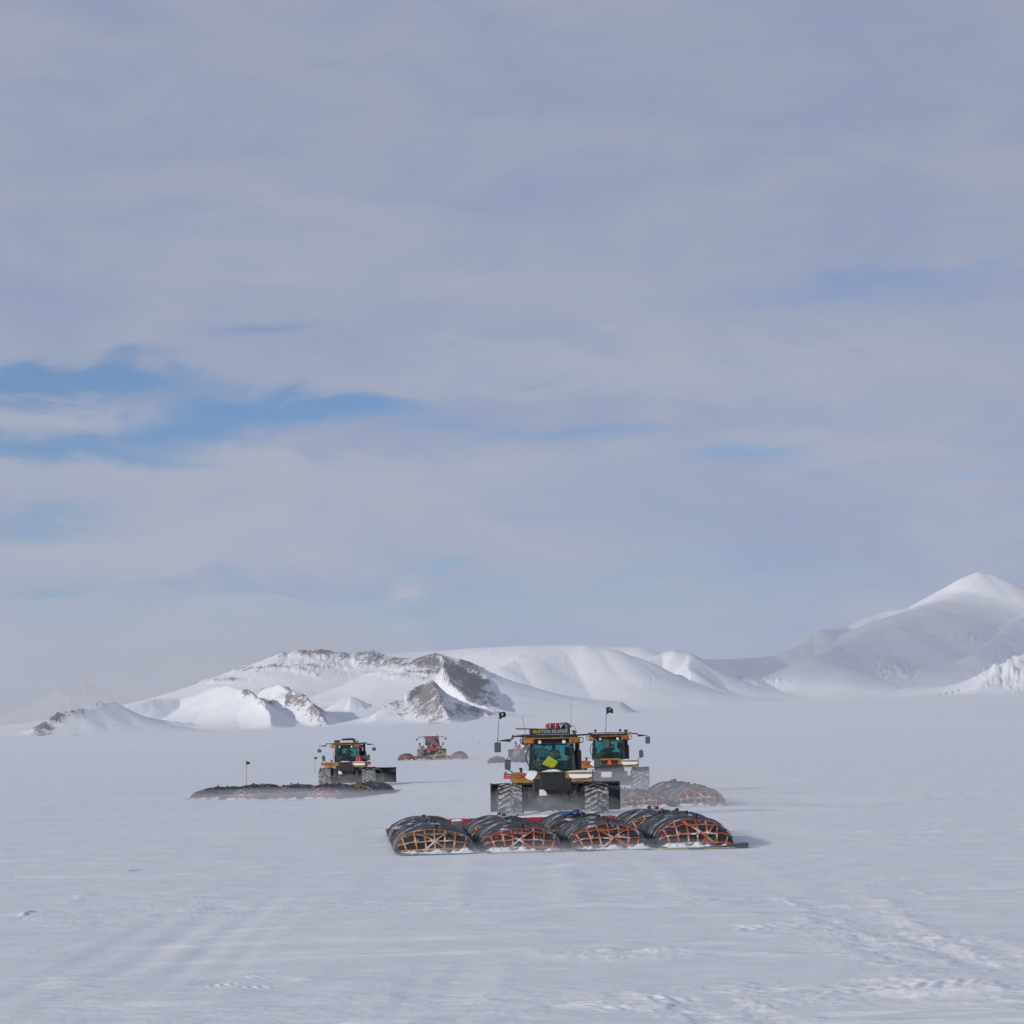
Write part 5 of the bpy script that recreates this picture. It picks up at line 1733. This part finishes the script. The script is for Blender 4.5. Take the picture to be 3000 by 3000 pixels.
cl_lo = mixc(nt, ramp(nt, sh, 0.40, 0.60), kc(0.285, 0.355, 0.53), kc(0.37, 0.41, 0.525))
cl_hi = mixc(nt, ramp(nt, sh, 0.40, 0.60), kc(0.27, 0.32, 0.475), kc(0.335, 0.37, 0.48))
cl = mixc(nt, elf, cl_lo, cl_hi)
cl = mixc(nt, ramp(nt, eln, R(18), R(50)), cl, kc(0.22, 0.26, 0.345))
lift = None
for q in [(300, 1225, 420, 30, 1.0), (1000, 1360, 900, 60, 0.8), (1100, 1510, 700, 110, 0.9), (300, 1620, 600, 60, 0.9), (2500, 1320, 500, 70, 0.7), (1500, 1080, 900, 90, 0.6), (900, 700, 900, 120, 0.5), (2400, 1080, 700, 120, 0.5), (400, 1560, 500, 40, 0.5), (1600, 1800, 700, 80, 0.6), (200, 300, 700, 160, 0.4)]:
    b_ = blob(*q)
    lift = b_ if lift is None else math_n(nt, 'ADD', lift, b_)
lift = math_n(nt, 'MULTIPLY', ramp(nt, lift, 0.05, 1.1), 0.75)
cl = mixc(nt, lift, cl, kc(0.412, 0.44, 0.533))
cl = mixc(nt, ramp(nt, puff, 0.1, 1.2), cl, kc(0.46, 0.47, 0.53))
bgc = nt.nodes.new('ShaderNodeBackground'); bgc.inputs[1].default_value = 1.0
nt.links.new(cl, bgc.inputs[0])
# clear air: the sky texture, deepened towards the blue of a clean polar sky
mxs = nt.nodes.new('ShaderNodeMixShader')
nt.links.new(math_n(nt, 'MULTIPLY', gapm, 1.0), mxs.inputs[0])
nt.links.new(bgc.outputs[0], mxs.inputs[1]); nt.links.new(bg.outputs[0], mxs.inputs[2])
nt.links.new(mxs.outputs[0], wo.inputs[0])

# ------------------------------------------------------------------ camera
cd = bpy.data.cameras.new('camera'); cam = bpy.data.objects.new('camera', cd); COL.objects.link(cam)
cd.sensor_width = 36.0; cd.lens = F / 3000 * 36.0
cd.clip_start = 0.5; cd.clip_end = 90000
mw = Matrix((c_r, c_u, -c_f)).transposed().to_4x4()
mw.translation = Vector((0, 0, EYE))
cam.matrix_world = mw
SC.camera = cam

SC.view_settings.view_transform = 'Standard'; SC.view_settings.look = 'None'
SC.view_settings.exposure = -0.6; SC.view_settings.gamma = 1.0
SC.render.engine = 'CYCLES'
SC.cycles.use_denoising = True
try: SC.cycles.denoiser = 'OPENIMAGEDENOISE'
except Exception: pass
SC.cycles.max_bounces = 6; SC.cycles.diffuse_bounces = 2; SC.cycles.transparent_max_bounces = 16
SC.cycles.volume_bounces = 1
SC.cycles.caustics_reflective = False; SC.cycles.caustics_refractive = False
